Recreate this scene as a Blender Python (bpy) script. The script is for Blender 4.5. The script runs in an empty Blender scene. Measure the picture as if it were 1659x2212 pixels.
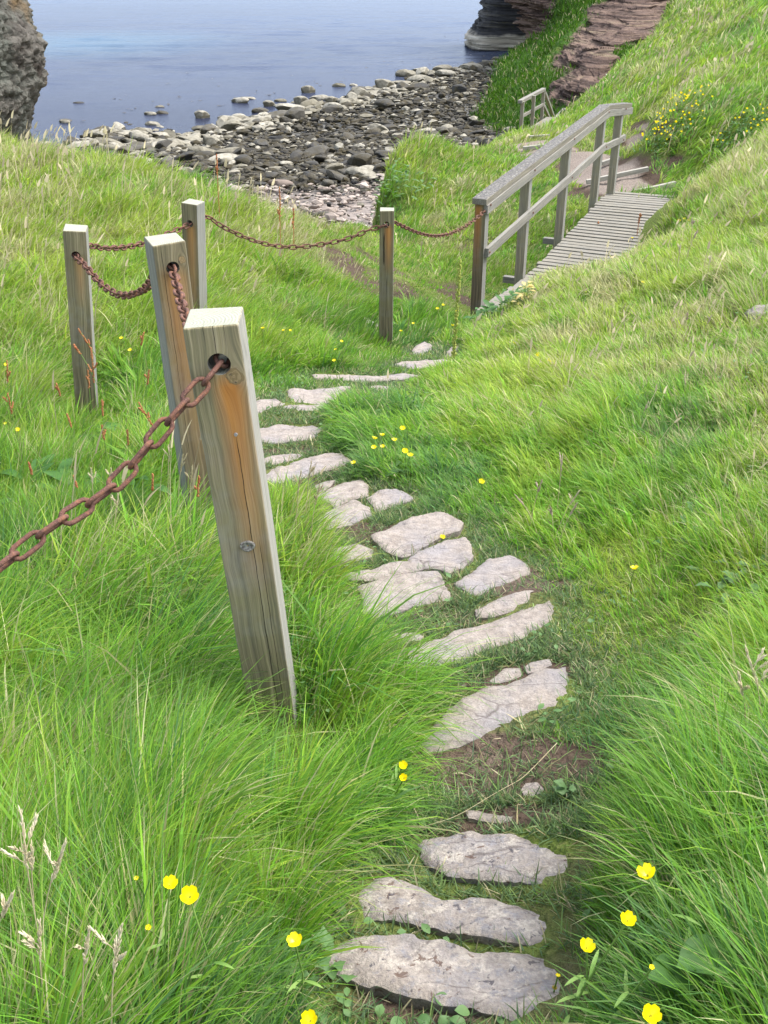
import bpy, bmesh, math, random
import numpy as np
from mathutils import Vector, Matrix
from mathutils.geometry import delaunay_2d_cdt
rng = np.random.default_rng(11)
random.seed(11)
R = math.radians
sc = bpy.context.scene
COL = sc.collection
# ------------------------------------------------------------------ camera model
K, CX, CY, TH = 2160.0, 829.5, 1106.0, R(30)
CT, ST = math.cos(TH), math.sin(TH)
SEA = -10.0

def at(px, py, y):
    """point at forward distance y seen in the direction (px,py)"""
    u, v = (px - CX) / K, (CY - py) / K
    k = y / (CT + v * ST)
    return np.array([u * k, y, (-ST + v * CT) * k])

def proj(x, y, z):
    dep = y * CT - z * ST
    dep = np.where(np.abs(dep) < 1e-3, 1e-3, dep)
    return CX + K * x / dep, CY - K * (y * ST + z * CT) / dep, dep

# ------------------------------------------------------------------ noise
def _h(ix, iy, iz, seed):
    n = (ix.astype(np.uint32) * np.uint32(374761393) + iy.astype(np.uint32) * np.uint32(668265263)
         + iz.astype(np.uint32) * np.uint32(2147483647) + np.uint32((seed * 974634777) & 0xffffffff))
    n = (n ^ (n >> np.uint32(13))) * np.uint32(1274126177)
    n = n ^ (n >> np.uint32(16))
    n = n * np.uint32(2246822519)
    n = n ^ (n >> np.uint32(15))
    return (n & np.uint32(0xffffff)).astype(np.float64) / 0xffffff

def vn(x, y, z, seed=0):
    x, y, z = np.broadcast_arrays(np.asarray(x, float), np.asarray(y, float), np.asarray(z, float))
    ix, iy, iz = np.floor(x).astype(np.int64), np.floor(y).astype(np.int64), np.floor(z).astype(np.int64)
    fx, fy, fz = x - ix, y - iy, z - iz
    fx, fy, fz = fx*fx*(3-2*fx), fy*fy*(3-2*fy), fz*fz*(3-2*fz)
    r = 0
    for a in (0, 1):
        for b in (0, 1):
            for c in (0, 1):
                w = (fx if a else 1-fx) * (fy if b else 1-fy) * (fz if c else 1-fz)
                r = r + w * _h(ix + a, iy + b, iz + c, seed)
    return r * 2 - 1

def fbm(x, y, z, oc=4, seed=0):
    r, a, t = 0, 1.0, 0
    for o in range(oc):
        r = r + a * vn(np.asarray(x) * 2**o, np.asarray(y) * 2**o, np.asarray(z) * 2**o, seed + o * 17)
        t += a; a *= .5
    return r / t

def worley(x, y, z, seed=0):
    ix, iy, iz = np.floor(x).astype(np.int64), np.floor(y).astype(np.int64), np.floor(z).astype(np.int64)
    f1 = np.full(np.shape(x), 9.0)
    for a in (-1, 0, 1):
        for b in (-1, 0, 1):
            for c in (-1, 0, 1):
                jx, jy, jz = ix + a, iy + b, iz + c
                d = ((jx + _h(jx, jy, jz, seed) - x)**2 + (jy + _h(jx, jy, jz, seed+5) - y)**2 + (jz + _h(jx, jy, jz, seed+9) - z)**2)
                f1 = np.minimum(f1, d)
    return np.sqrt(f1)

def sstep(a, b, x):
    t = np.clip((x - a) / (b - a), 0, 1)
    return t * t * (3 - 2 * t)

# ------------------------------------------------------------------ terrain surface
CP = []
def cz(px, py, z):               # control point by height
    u, v = (px - CX) / K, (CY - py) / K
    k = z / (-ST + v * CT)
    CP.append((u * k, (CT + v * ST) * k, z))
def cd(px, py, d): CP.append(tuple(at(px, py, d)))
def cw(x, y, z): CP.append((x, y, z))
# path
for a in ((970,2100,-1.56),(970,1850,-1.68),(1080,1520,-1.79),(595,1565,-1.80),(1050,1370,-1.85),(870,1280,-1.91),(900,1150,-1.98),
          (740,1100,-2.04),(650,1010,-2.12),(630,935,-2.21),(640,870,-2.31),(780,815,-2.46),(920,788,-2.61),(833,763,-2.80)): cz(*a)
# left field
for a in ((0,2212,-1.45),(400,2150,-1.50),(0,1700,-1.72),(300,1700,-1.72),(0,1300,-1.98),(300,1300,-1.93),(430,1105,-2.0),(0,1000,-2.28),(188,905,-2.42),(420,900,-2.33),
          (0,700,-2.42),(330,700,-2.48),(200,500,-2.48),(0,400,-2.45),(400,500,-2.6),(0,316,-2.45),(260,364,-2.5),(430,420,-2.68),(560,462,-2.9),(640,502,-3.05),(560,600,-2.75),(650,700,-2.68),(-500,400,-2.4),(-500,700,-2.3),(-400,1200,-1.9)): cz(*a)
# behind the left crest, down to the shore
for x, y, z in ((-12,16,-3.2),(-7,17.5,-3.6),(-4,16,-3.9),(-2.4,15,-4.0),(-14,21,-7.5),(-7,21,-7.0),(-4,20,-7.2),(-2,19,-6.2),(-15,27,-11.5),(-7,26,-11),(-2,26,-9.4),(-8,40,-12.5),(-20,40,-13),(-2,40,-11.5),(-12,60,-14),(0,60,-13.5)): cw(x, y, z)
# gully
for a in ((700,540,11.3),(800,600,10.8),(900,640,10.0),(780,490,14.0),(1000,600,12.9),(880,580,12.8),(810,520,14.0)): cd(*a)
for x, y, z in ((-.5,17.5,-5.6),(-.2,21,-7.6),(0,27,-9.6)): cw(x, y, z)
# far bank and path beyond the bridge
for a in ((838,352,19.4),(835,480,17.0),(880,328,20.4),(950,322,21.0),(900,360,18.9),(860,390,17.9),(832,410,17.5),(980,360,19),(1000,400,17.8),(1000,520,15.1),(900,540,14.6),(1310,372,17.2),(1270,332,19.1),(1150,312,21.7),
          (1390,300,19.6),(1380,262,21.8),(1250,275,25),(1060,308,25),(1125,303,30),(1150,297,26),(1200,276,38),(1245,268,28),(1090,360,19)): cd(*a)
for x, y, z in ((.2,22.5,-6.6),(.3,25,-7.8),(1.8,24,-5.0),(2,28,-6.5),(3,34,-8.5),(2,45,-11.5),(5,45,-9.5),(8,46,-8.5),(5,60,-12),(12,60,-10)): cw(x, y, z)
# right slope near
for a in ((1659,2212,-1.27),(1659,1700,-1.42),(1400,1700,-1.6),(1659,1300,-1.56),(1300,1300,-1.82),(1659,1000,-1.7),(1300,1000,-1.96),(1100,1000,-2.1),
          (1659,700,-1.85),(1300,700,-2.27),(1050,760,-2.6),(1659,500,-1.98),(1400,550,-2.5),(1112,668,-2.95),(1165,618,-2.95),(1475,444,-2.78),(1659,342,-2.22),(2000,700,-1.6),(2000,1200,-1.4)): cz(*a)
for a in ((1480,402,15.6),(1600,335,15.6),(1450,345,17.0),(1450,235,18.2),(1600,252,17),(1659,200,18),(1500,150,23.3),(1659,100,22.7),(1430,100,34),(1500,0,39.5),
          (1659,0,27.6),(1400,232,22.6),(1335,203,29),(1375,102,37),(1445,0,47),(1440,40,42),(1405,85,37.5),(1900,100,20),(1405,120,46),(1385,150,43),(1435,80,54)): cd(*a)
for x, y, z in ((13,60,-7.5),(20,60,-4),(26,60,-1),(20,40,-.6),(7.2,46,-7),(3.35,14.3,-3.5),(2.4,12.2,-3.75),(1.6,10.9,-3.75),(1.35,10.0,-3.66),(1.9,10.4,-3.66),(2.35,10.0,-3.12),(3.2,11.3,-3.25),(-2,0,-1.45),(2,0,-1.3),(0,-.9,-1.5),(0,.3,-1.5)): cw(x, y, z)
CP = np.array(CP)

def tcoord(x, y):
    yy = np.maximum(y + 1.5, .25)
    return 3.2 * x / yy, np.log(yy), yy
def _phi(r2): return np.where(r2 > 1e-12, r2 * np.log(np.maximum(r2, 1e-12)), 0)
_a, _s, _yy = tcoord(CP[:, 0], CP[:, 1])
_n = len(CP)
_M = np.zeros((_n + 3, _n + 3))
_M[:_n, :_n] = _phi((_a[:, None] - _a)**2 + (_s[:, None] - _s)**2) + np.eye(_n) * .002
_M[:_n, _n:] = np.c_[np.ones(_n), _a, _s]
_M[_n:, :_n] = _M[:_n, _n:].T
_W = np.linalg.solve(_M, np.r_[CP[:, 2] / _yy, 0, 0, 0])

def H0(x, y):
    x, y = np.asarray(x, float), np.asarray(y, float)
    sh = x.shape
    x, y = x.ravel(), y.ravel()
    out = np.empty(len(x))
    for i in range(0, len(x), 40000):
        a, s, yy = tcoord(x[i:i+40000], y[i:i+40000])
        q = _phi((a[:, None] - _a)**2 + (s[:, None] - _s)**2) @ _W[:_n] + _W[_n] + _W[_n+1] * a + _W[_n+2] * s
        out[i:i+40000] = q * yy
    return out.reshape(sh)

def H(x, y):
    z = H0(x, y)
    k = np.clip(np.asarray(y, float) / 14, .0, 1.4)
    z = z + fbm(np.asarray(x) * .9, np.asarray(y) * .9, 0, 3, 3) * (.03 + .07 * k) + fbm(np.asarray(x) * 4, np.asarray(y) * 4, 0, 3, 9) * .014
    return z

_yr = np.exp(np.linspace(np.log(.45), np.log(60), 900))
def gp(px, py, h=0.0, y0=0.0):
    """first point of the ground (raised by h) met in a direction"""
    u, v = (px - CX) / K, (CY - py) / K
    k = _yr / (CT + v * ST)
    x, z = u * k, (-ST + v * CT) * k
    g = z - (H(x, _yr) + h)
    ok = np.where((g < 0) & (_yr > y0))[0]
    i = ok[0] if len(ok) else len(_yr) - 1
    if i > 0:
        f = g[i-1] / (g[i-1] - g[i] + 1e-9) if g[i-1] > 0 else 1
        yy = _yr[i-1] + f * (_yr[i] - _yr[i-1])
    else: yy = _yr[0]
    return at(px, py, yy)

# ------------------------------------------------------------------ object helpers
def put(o, parent=None):
    COL.objects.link(o)
    if parent is not None: o.parent = parent
    return o
def tag(o, label=None, cat=None, group=None, kind=None):
    if label: o['label'] = label
    if cat: o['category'] = cat
    if group: o['group'] = group
    if kind: o['kind'] = kind
    return o
def thing(name, loc, label, cat, group=None, rz=0):
    o = bpy.data.objects.new(name, None)
    o.empty_display_size = .05
    o.location = loc; o.rotation_euler = (0, 0, rz)
    put(o); tag(o, label, cat, group)
    return o
def npmesh(name, V, F, mats, smooth=True):
    """F: list of arrays (n,k)"""
    me = bpy.data.meshes.new(name)
    V = np.ascontiguousarray(V, np.float32)
    me.vertices.add(len(V)); me.vertices.foreach_set('co', V.ravel())
    F = [np.asarray(f, np.int32) for f in F if len(f)]
    nl = sum(f.size for f in F); npoly = sum(len(f) for f in F)
    me.loops.add(nl); me.polygons.add(npoly)
    me.loops.foreach_set('vertex_index', np.concatenate([f.ravel() for f in F]))
    tot = np.concatenate([np.full(len(f), f.shape[1], np.int32) for f in F])
    st = np.r_[0, np.cumsum(tot)[:-1]].astype(np.int32)
    me.polygons.foreach_set('loop_start', st)
    me.polygons.foreach_set('use_smooth', np.full(npoly, smooth))
    for m in (mats if isinstance(mats, (list, tuple)) else [mats]): me.materials.append(m)
    me.update(calc_edges=True)
    return me
def attr(me, name, data):
    data = np.asarray(data, np.float32)
    if data.ndim == 1:
        a = me.attributes.new(name, 'FLOAT', 'POINT'); a.data.foreach_set('value', data)
    else:
        if data.shape[1] == 3: data = np.c_[data, np.ones(len(data), np.float32)]
        a = me.attributes.new(name, 'FLOAT_COLOR', 'POINT'); a.data.foreach_set('color', np.ascontiguousarray(data, np.float32).ravel())
def obj(name, me, parent=None, loc=None):
    o = bpy.data.objects.new(name, me)
    put(o, parent)
    if loc is not None: o.location = loc
    return o
def grid_faces(nu, nv, wrap=False):
    i = np.arange(nv - 1)[:, None] * nu
    j = np.arange(nu if wrap else nu - 1)[None, :]
    j2 = (j + 1) % nu
    return np.stack([i + j, i + j2, i + nu + j2, i + nu + j], -1).reshape(-1, 4)
def bmobj(name, bm, m, parent=None, smooth=False, matrix=None):
    me = bpy.data.meshes.new(name)
    bmesh.ops.recalc_face_normals(bm, faces=bm.faces)
    bm.to_mesh(me); bm.free()
    for x in (m if isinstance(m, (list, tuple)) else [m]): me.materials.append(x)
    if smooth:
        for p in me.polygons: p.use_smooth = True
    o = obj(name, me, parent)
    if matrix is not None: o.matrix_world = matrix
    return o
def add_bar(bm, p0, p1, w, h, up=(0, 0, 1), bev=.004, roll=0, rough=.0):
    """beam from p0 to p1, w across, h along up"""
    p0, p1 = Vector(p0), Vector(p1)
    t = (p1 - p0); L = t.length; t.normalize()
    s = t.cross(Vector(up)).normalized(); n = s.cross(t)
    M = Matrix((s, t, n)).transposed().to_4x4(); M.translation = (p0 + p1) / 2
    r = bmesh.ops.create_cube(bm, size=1)
    bmesh.ops.scale(bm, vec=(w, L, h), verts=r['verts'])
    if bev:
        ed = list({e for v in r['verts'] for e in v.link_edges})
        q = bmesh.ops.bevel(bm, geom=ed, offset=bev, segments=2, affect='EDGES', profile=.6)
        vs = list({v for f in q['faces'] for v in f.verts} | {v for v in r['verts'] if v.is_valid})
    else: vs = r['verts']
    for v in vs:
        if rough: v.co += Vector((random.uniform(-rough, rough) for _ in range(3)))
    bmesh.ops.transform(bm, matrix=M, verts=vs)
    return vs
def tube(P, rad, n=6):
    """numpy tube along polyline, returns V,F"""
    P = np.asarray(P, float); m = len(P)
    rad = np.broadcast_to(np.asarray(rad, float), (m,))
    T = np.gradient(P, axis=0); T /= np.linalg.norm(T, axis=1)[:, None] + 1e-9
    ref = np.array([.31, .2, .93]) if abs(T[0, 2]) < .9 else np.array([1., .1, 0])
    A = np.cross(T, ref); A /= np.linalg.norm(A, axis=1)[:, None] + 1e-9
    B = np.cross(T, A)
    an = np.linspace(0, 2*np.pi, n, endpoint=False)
    V = P[:, None] + rad[:, None, None] * (np.cos(an)[None, :, None] * A[:, None] + np.sin(an)[None, :, None] * B[:, None])
    return V.reshape(-1, 3), grid_faces(n, m, True)
class MB:
    def __init__(s): s.V, s.Q, s.T, s.n = [], [], [], 0
    def add(s, V, F):
        F = np.asarray(F)
        (s.Q if F.shape[1] == 4 else s.T).append(F + s.n)
        s.V.append(np.asarray(V)); s.n += len(V)
    def mesh(s, name, m, smooth=True):
        return npmesh(name, np.concatenate(s.V), [np.concatenate(x) for x in (s.Q, s.T) if x], m, smooth)

# ------------------------------------------------------------------ materials
class NT:
    def __init__(s, name):
        s.m = bpy.data.materials.new(name); s.m.use_nodes = True
        s.t = s.m.node_tree; s.t.nodes.clear()
        s.out = s.n('ShaderNodeOutputMaterial')
    def n(s, ty, **kw):
        o = s.t.nodes.new(ty)
        for k, v in kw.items():
            if k.startswith('_'): setattr(o, k[1:], v)
            else: s.set(o, k, v)
        return o
    def set(s, o, k, v):
        i = o.inputs[int(k[1:])] if k[0] == 'i' and k[1:].isdigit() else o.inputs[k.replace('__', ' ')]
        if isinstance(v, bpy.types.NodeSocket): s.t.links.new(v, i)
        elif isinstance(v, bpy.types.Node): s.t.links.new(v.outputs[0], i)
        elif isinstance(v, (tuple, list)) and i.type == 'RGBA' and len(v) == 3: i.default_value = (*v, 1)
        else: i.default_value = v
    def math(s, op, a, b=0.0, c=None, clamp=False):
        o = s.n('ShaderNodeMath', _operation=op, _use_clamp=clamp, i0=a, i1=b)
        if c is not None: s.set(o, 'i2', c)
        return o.outputs[0]
    def mix(s, f, a, b, mode='MIX'):
        o = s.n('ShaderNodeMix', _data_type='RGBA', _blend_type=mode, _clamp_factor=True)
        s.set(o, 'i0', f); s.set(o, 'i6', a); s.set(o, 'i7', b)
        return o.outputs[2]
    def ramp(s, f, *st):
        o = s.n('ShaderNodeValToRGB', Fac=f)
        e = o.color_ramp.elements
        while len(e) < len(st): e.new(.5)
        for x, (p, c) in zip(e, st):
            x.position = p; x.color = (c, c, c, 1) if not isinstance(c, (tuple, list)) else (*c, 1)
        return o.outputs[0]
    def noise(s, vec, scale, detail=4, rough=.55, dist=0, out=0):
        return s.n('ShaderNodeTexNoise', Vector=vec, Scale=scale, Detail=detail, Roughness=rough, Distortion=dist).outputs[out]
    def mapping(s, vec, scale=(1,1,1), loc=(0,0,0)):
        return s.n('ShaderNodeMapping', Vector=vec, Scale=scale, Location=loc).outputs[0]
    def pos(s): return s.n('ShaderNodeNewGeometry').outputs['Position']
    def obco(s): return s.n('ShaderNodeTexCoord').outputs['Object']
    def attr(s, name, out='Fac'): return s.n('ShaderNodeAttribute', _attribute_name=name).outputs[out]
    def bump(s, h, strength=.5, dist=.01): return s.n('ShaderNodeBump', Height=h, Strength=strength, Distance=dist).outputs[0]
    def pbr(s, col, rough=.8, bump=None, **kw):
        b = s.n('ShaderNodeBsdfPrincipled', Base__Color=col, Roughness=rough, **kw)
        if bump is not None: s.set(b, 'Normal', bump)
        s.t.links.new(b.outputs[0], s.out.inputs[0])
        return s.m

def m_ground():
    t = NT('turf_soil'); P = t.pos()
    n1 = t.noise(P, 3, 6); n2 = t.noise(P, 45, 4); n3 = t.noise(P, .6, 3)
    thatch = t.ramp(n2, (.3, (.06, .08, .02)), (.55, (.13, .175, .035)), (.75, (.27, .25, .10)))
    thatch = t.mix(t.ramp(n3, (.4, 0), (.65, .7)), thatch, (.10, .14, .03))
    soil = t.ramp(n1, (.25, (.052, .036, .026)), (.6, (.098, .070, .052)), (.8, (.155, .12, .095)))
    soil = t.mix(t.ramp(n2, (.5, 0), (.75, .7)), soil, (.04, .024, .018))
    sand = t.ramp(n2, (.3, (.16, .128, .105)), (.7, (.285, .24, .205)))
    f = t.math('ADD', t.attr('soil'), t.math('MULTIPLY', t.math('SUBTRACT', n1, .5), .7))
    c = t.mix(t.ramp(f, (.35, 0), (.6, 1)), thatch, soil)
    c = t.mix(t.ramp(t.math('ADD', t.attr('sand'), t.math('MULTIPLY', t.math('SUBTRACT', n1, .5), .5)), (.4, 0), (.6, 1)), c, sand)
    return t.pbr(c, .95, t.bump(n2, 1.0, .03), Specular__IOR__Level=.1)

def m_blade():
    t = NT('grass_blade')
    c = t.attr('col', 'Color')
    d = t.n('ShaderNodeBsdfPrincipled', Base__Color=c, Roughness=.55, Specular__IOR__Level=.25)
    tr = t.n('ShaderNodeBsdfTranslucent', Color=c)
    m = t.n('ShaderNodeMixShader', i0=.47); t.set(m, 'i1', d); t.set(m, 'i2', tr)
    t.t.links.new(m.outputs[0], t.out.inputs[0])
    return t.m

def m_leaf(name, c1, c2, tr=.3, rough=.5):
    t = NT(name); P = t.pos()
    c = t.mix(t.ramp(t.noise(P, 25, 3), (.35, 0), (.65, 1)), c1, c2)
    d = t.n('ShaderNodeBsdfPrincipled', Base__Color=c, Roughness=rough, Specular__IOR__Level=.3)
    x = t.n('ShaderNodeBsdfTranslucent', Color=c)
    m = t.n('ShaderNodeMixShader', i0=tr); t.set(m, 'i1', d); t.set(m, 'i2', x)
    t.t.links.new(m.outputs[0], t.out.inputs[0])
    return t.m

def m_slab(name, spotted):
    t = NT(name); P = t.pos()
    big = t.noise(P, 5, 5, .6); mid = t.noise(P, 28, 6, .65); fine = t.noise(P, 160, 4)
    c = t.ramp(mid, (.3, (.21, .177, .15)), (.5, (.315, .272, .235)), (.72, (.39, .348, .305)))
    c = t.mix(t.ramp(big, (.48, 0), (.66, .8)), c, (.265, .25, .255))
    c = t.mix(t.ramp(t.noise(P, 60, 3), (.58, 0), (.7, .55)), c, (.17, .155, .165))
    # fine bedding cracks
    crk = t.n('ShaderNodeTexVoronoi', _feature='DISTANCE_TO_EDGE', Vector=t.mapping(t.mix(.04, P, t.noise(P, 12, 3, out=1)), (3.0, 9.0, 3.0)), Scale=1.3).outputs[0]
    c = t.mix(t.math('MULTIPLY', t.ramp(crk, (.0, 1), (.022, 0)), t.ramp(big, (.45, 0), (.55, .8))), c, (.10, .08, .075))
    if spotted:
        c = t.mix(t.ramp(t.noise(P, 24, 8, .78), (.52, 0), (.60, .7)), c, (.215, .215, .24))
        c = t.mix(t.ramp(t.noise(t.mapping(P, loc=(1, 5, 8)), 20, 7, .75), (.52, 0), (.60, .75)), c, (.48, .43, .37))
        c = t.mix(t.ramp(t.noise(t.mapping(P, loc=(3, 7, 1)), 34, 4, .65, .6), (.62, 0), (.66, .85)), c, (.10, .058, .042))
        c = t.mix(t.ramp(t.noise(t.mapping(P, loc=(9, 2, 4)), 48, 4, .65, .5), (.62, 0), (.66, .85)), c, (.06, .056, .068))
    c = t.mix(t.ramp(fine, (.3, .4), (.6, 0)), c, (.12, .10, .10))
    # moss and dirt creeping in from the rim
    c = t.mix(t.math('MULTIPLY', t.attr('rim'), t.ramp(mid, (.35, .2), (.6, .95))), c, (.13, .105, .07))
    hgt = t.math('ADD', t.math('MULTIPLY', t.noise(P, 28, 8, .72), 1.0), t.math('MULTIPLY', fine, .25))
    return t.pbr(c, .85, t.bump(hgt, .9, .014), Specular__IOR__Level=.2)

def m_wood(name, knots=(), stain=None, green=.3, tone=1.0, cracks=(), axis=2, world=False, lichen=0, dark=0.0, grey=0.0):
    """weathered timber; object coordinates, grain along axis; knots=(x,z,r), stain=(x,ztop,zbot,w)"""
    t = NT(name); P = t.pos() if world else t.obco()
    sx = t.n('ShaderNodeSeparateXYZ', Vector=P); X, Y, Z = sx.outputs[0], sx.outputs[1], sx.outputs[2]
    info = t.n('ShaderNodeObjectInfo')
    A = {0: X, 1: Y, 2: Z}[axis]
    warp = t.math('MULTIPLY', t.math('SUBTRACT', t.noise(t.mapping(P, (6, 6, 6)), 1, 2), .5), .018)
    Xw = t.math('ADD', X, warp)
    kmask = None
    for (kx, kz, kr) in knots:
        dx = t.math('SUBTRACT', X, kx); dz = t.math('SUBTRACT', Z, kz)
        d2 = t.math('ADD', t.math('MULTIPLY', dx, dx), t.math('MULTIPLY', t.math('MULTIPLY', dz, dz), .35))
        g = t.math('DIVIDE', t.math('MULTIPLY', dx, kr * kr * 1.6), t.math('ADD', d2, kr * kr * .6))
        Xw = t.math('SUBTRACT', Xw, g)
    v = t.n('ShaderNodeCombineXYZ', i0=Xw, i1=Y, i2=Z).outputs[0]
    s1 = [130., 130., 130.]; s1[axis] = 2.2
    s2 = [38., 38., 38.]; s2[axis] = .8
    s3 = [420., 420., 420.]; s3[axis] = 9.
    vec = v
    g1 = t.noise(t.mapping(vec, s1), 1, 3, .5); g2 = t.noise(t.mapping(vec, s2), 1, 3, .5); g3 = t.noise(t.mapping(vec, s3), 1, 2)
    blotch = t.noise(P, 5, 4)
    k = tone
    c = t.ramp(g1, (.32, (.12*k, .108*k, .070*k)), (.5, (.25*k, .205*k, .120*k)), (.66, (.37*k, .31*k, .20*k)))
    c = t.mix(t.ramp(g2, (.38, .65), (.6, 0)), c, (.15*k, .125*k, .085*k))
    c = t.mix(t.ramp(blotch, (.42, 0), (.7, green)), c, (.21*k, .215*k, .10*k))
    c = t.mix(t.ramp(t.noise(P, 9, 3), (.5, 0), (.75, .5)), c, (.27*k, .265*k, .24*k))
    c = t.mix(t.ramp(g3, (.3, .3), (.5, 0)), c, (.07, .06, .05))
    if grey: c = t.mix(grey, c, t.ramp(g1, (.25, (.15*k, .15*k, .145*k)), (.7, (.29*k, .285*k, .27*k))))
    if dark: c = t.mix(dark, c, (.10, .075, .05))
    if stain:
        xs, zt, zb, w, amt = stain
        bd = t.math('MULTIPLY', t.math('SUBTRACT', t.noise(t.mapping(P, (14, 14, 3)), 1, 3), .5), .03)
        dx = t.math('ABSOLUTE', t.math('SUBTRACT', t.math('ADD', X, bd), xs))
        mx = t.ramp(t.math('DIVIDE', dx, w), (.25, 1), (1, 0))
        mz = t.math('MULTIPLY', t.ramp(t.math('DIVIDE', t.math('SUBTRACT', zt, Z), .05), (0, 0), (1, 1)),
                    t.ramp(t.math('DIVIDE', t.math('SUBTRACT', zt, Z), zt - zb), (.1, 1), (.45, .6), (1, 0)))
        face = t.ramp(t.math('MULTIPLY', Y, -20), (.3, 0), (.6, 1))
        f = t.math('MULTIPLY', t.math('MULTIPLY', mx, mz), t.math('MULTIPLY', face, amt))
        rust = t.ramp(g2, (.3, (.24, .080, .018)), (.6, (.52, .22, .055)))
        c = t.mix(f, c, rust)
    hgt = t.math('ADD', g1, t.math('MULTIPLY', g3, .5))
    for (kx, kz, kr) in knots:
        dx = t.math('SUBTRACT', X, kx); dz = t.math('SUBTRACT', Z, kz)
        d = t.math('SQRT', t.math('ADD', t.math('MULTIPLY', dx, dx), t.math('MULTIPLY', dz, dz)))
        d = t.math('ADD', d, t.math('MULTIPLY', t.math('SUBTRACT', t.noise(P, 70, 3), .5), kr * 1.1))
        ring = t.math('SINE', t.math('MULTIPLY', d, 6.28 * 2.1 / kr))
        inside = t.ramp(t.math('DIVIDE', d, kr), (.85, 1), (1.0, 0))
        front = t.ramp(t.math('MULTIPLY', Y, -20), (.3, 0), (.6, 1))
        kc = t.ramp(ring, (0, (.24, .17, .085)), (1, (.33, .24, .13)))
        kc = t.mix(t.ramp(t.math('SUBTRACT', t.noise(P, 60, 3), t.math('MULTIPLY', dx, 12)), (.62, 0), (.72, .9)), kc, (.05, .045, .05))
        edge = t.ramp(t.math('DIVIDE', d, kr), (.86, 0), (.95, .8), (1.05, 0))
        c = t.mix(t.math('MULTIPLY', inside, front), c, kc)
        c = t.mix(t.math('MULTIPLY', t.math('MULTIPLY', edge, front), .55), c, (.10, .06, .035))
    for (cx, z0, z1, w) in cracks:
        wob = t.math('MULTIPLY', t.math('SUBTRACT', t.noise(t.mapping(P, (0.01, .01, 9)), 1, 3), .5), .009)
        dx = t.math('ABSOLUTE', t.math('SUBTRACT', t.math('ADD', X, wob), cx))
        m = t.ramp(t.math('DIVIDE', dx, w), (.5, 1), (1, 0))
        mz = t.math('MULTIPLY', t.ramp(t.math('MULTIPLY', t.math('SUBTRACT', Z, z0), 25), (0, 0), (1, 1)), t.ramp(t.math('MULTIPLY', t.math('SUBTRACT', z1, Z), 25), (0, 0), (1, 1)))
        front = t.ramp(t.math('MULTIPLY', Y, -20), (.3, 0), (.6, 1))
        f = t.math('MULTIPLY', t.math('MULTIPLY', m, mz), front)
        c = t.mix(f, c, (.022, .017, .013))
        hgt = t.math('SUBTRACT', hgt, t.math('MULTIPLY', f, 3))
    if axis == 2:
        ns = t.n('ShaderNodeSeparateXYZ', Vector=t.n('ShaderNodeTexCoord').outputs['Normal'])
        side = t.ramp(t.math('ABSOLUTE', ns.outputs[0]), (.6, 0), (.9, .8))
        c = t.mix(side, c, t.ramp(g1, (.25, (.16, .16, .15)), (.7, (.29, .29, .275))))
    # weathered end grain: pale grey-green tops
    nz = t.n('ShaderNodeSeparateXYZ', Vector=t.n('ShaderNodeNewGeometry').outputs['Normal']).outputs[2]
    if axis == 2:
        rr = t.math('SQRT', t.math('ADD', t.math('POWER', t.math('ADD', X, .05), 2), t.math('POWER', t.math('ADD', Y, .03), 2)))
        rings = t.math('SINE', t.math('MULTIPLY', t.math('ADD', rr, warp), 900))
        topc = t.ramp(rings, (0, (.27, .27, .22)), (1, (.36, .365, .30)))
        topc = t.mix(t.ramp(t.noise(P, 30, 4), (.45, 0), (.7, .6)), topc, (.28, .30, .20))
        c = t.mix(t.ramp(nz, (.75, 0), (.95, 1)), c, topc)
    elif lichen:
        l1 = t.noise(P, 26, 5, .7)
        up = t.ramp(nz, (.5, 0), (.9, 1))
        c = t.mix(t.math('MULTIPLY', up, t.ramp(l1, (.4, 0), (.5, lichen))), c, (.30, .30, .285))
        c = t.mix(t.math('MULTIPLY', up, t.ramp(t.noise(P, 34, 5, .75), (.44, 0), (.50, .85))), c, (.07, .066, .068))
    return t.pbr(c, .85, t.bump(hgt, .55, .004), Specular__IOR__Level=.15)

def m_rust():
    t = NT('rusty_iron'); P = t.pos()
    n1 = t.noise(P, 60, 5, .65); n2 = t.noise(P, 300, 3)
    c = t.ramp(n1, (.3, (.055, .028, .022)), (.52, (.125, .058, .042)), (.72, (.24, .105, .052)))
    c = t.mix(t.ramp(n2, (.55, 0), (.75, .5)), c, (.34, .19, .13))
    return t.pbr(c, .8, t.bump(t.math('ADD', n1, n2), .6, .003), Specular__IOR__Level=.3)

def m_flat(name, c, rough=.6, c2=None, scale=40):
    t = NT(name)
    col = t.mix(t.ramp(t.noise(t.pos(), scale, 3), (.4, 0), (.65, 1)), c, c2 or tuple(x * .75 for x in c))
    return t.pbr(col, rough, Specular__IOR__Level=.25)

def m_petal():
    t = NT('yellow_petal')
    c = t.mix(t.noise(t.pos(), 300, 2), (.88, .70, .0), (.95, .82, .01))
    d = t.n('ShaderNodeBsdfPrincipled', Base__Color=c, Roughness=.3)
    x = t.n('ShaderNodeBsdfTranslucent', Color=c)
    m = t.n('ShaderNodeMixShader', i0=.35); t.set(m, 'i1', d); t.set(m, 'i2', x)
    t.t.links.new(m.outputs[0], t.out.inputs[0])
    return t.m

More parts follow.
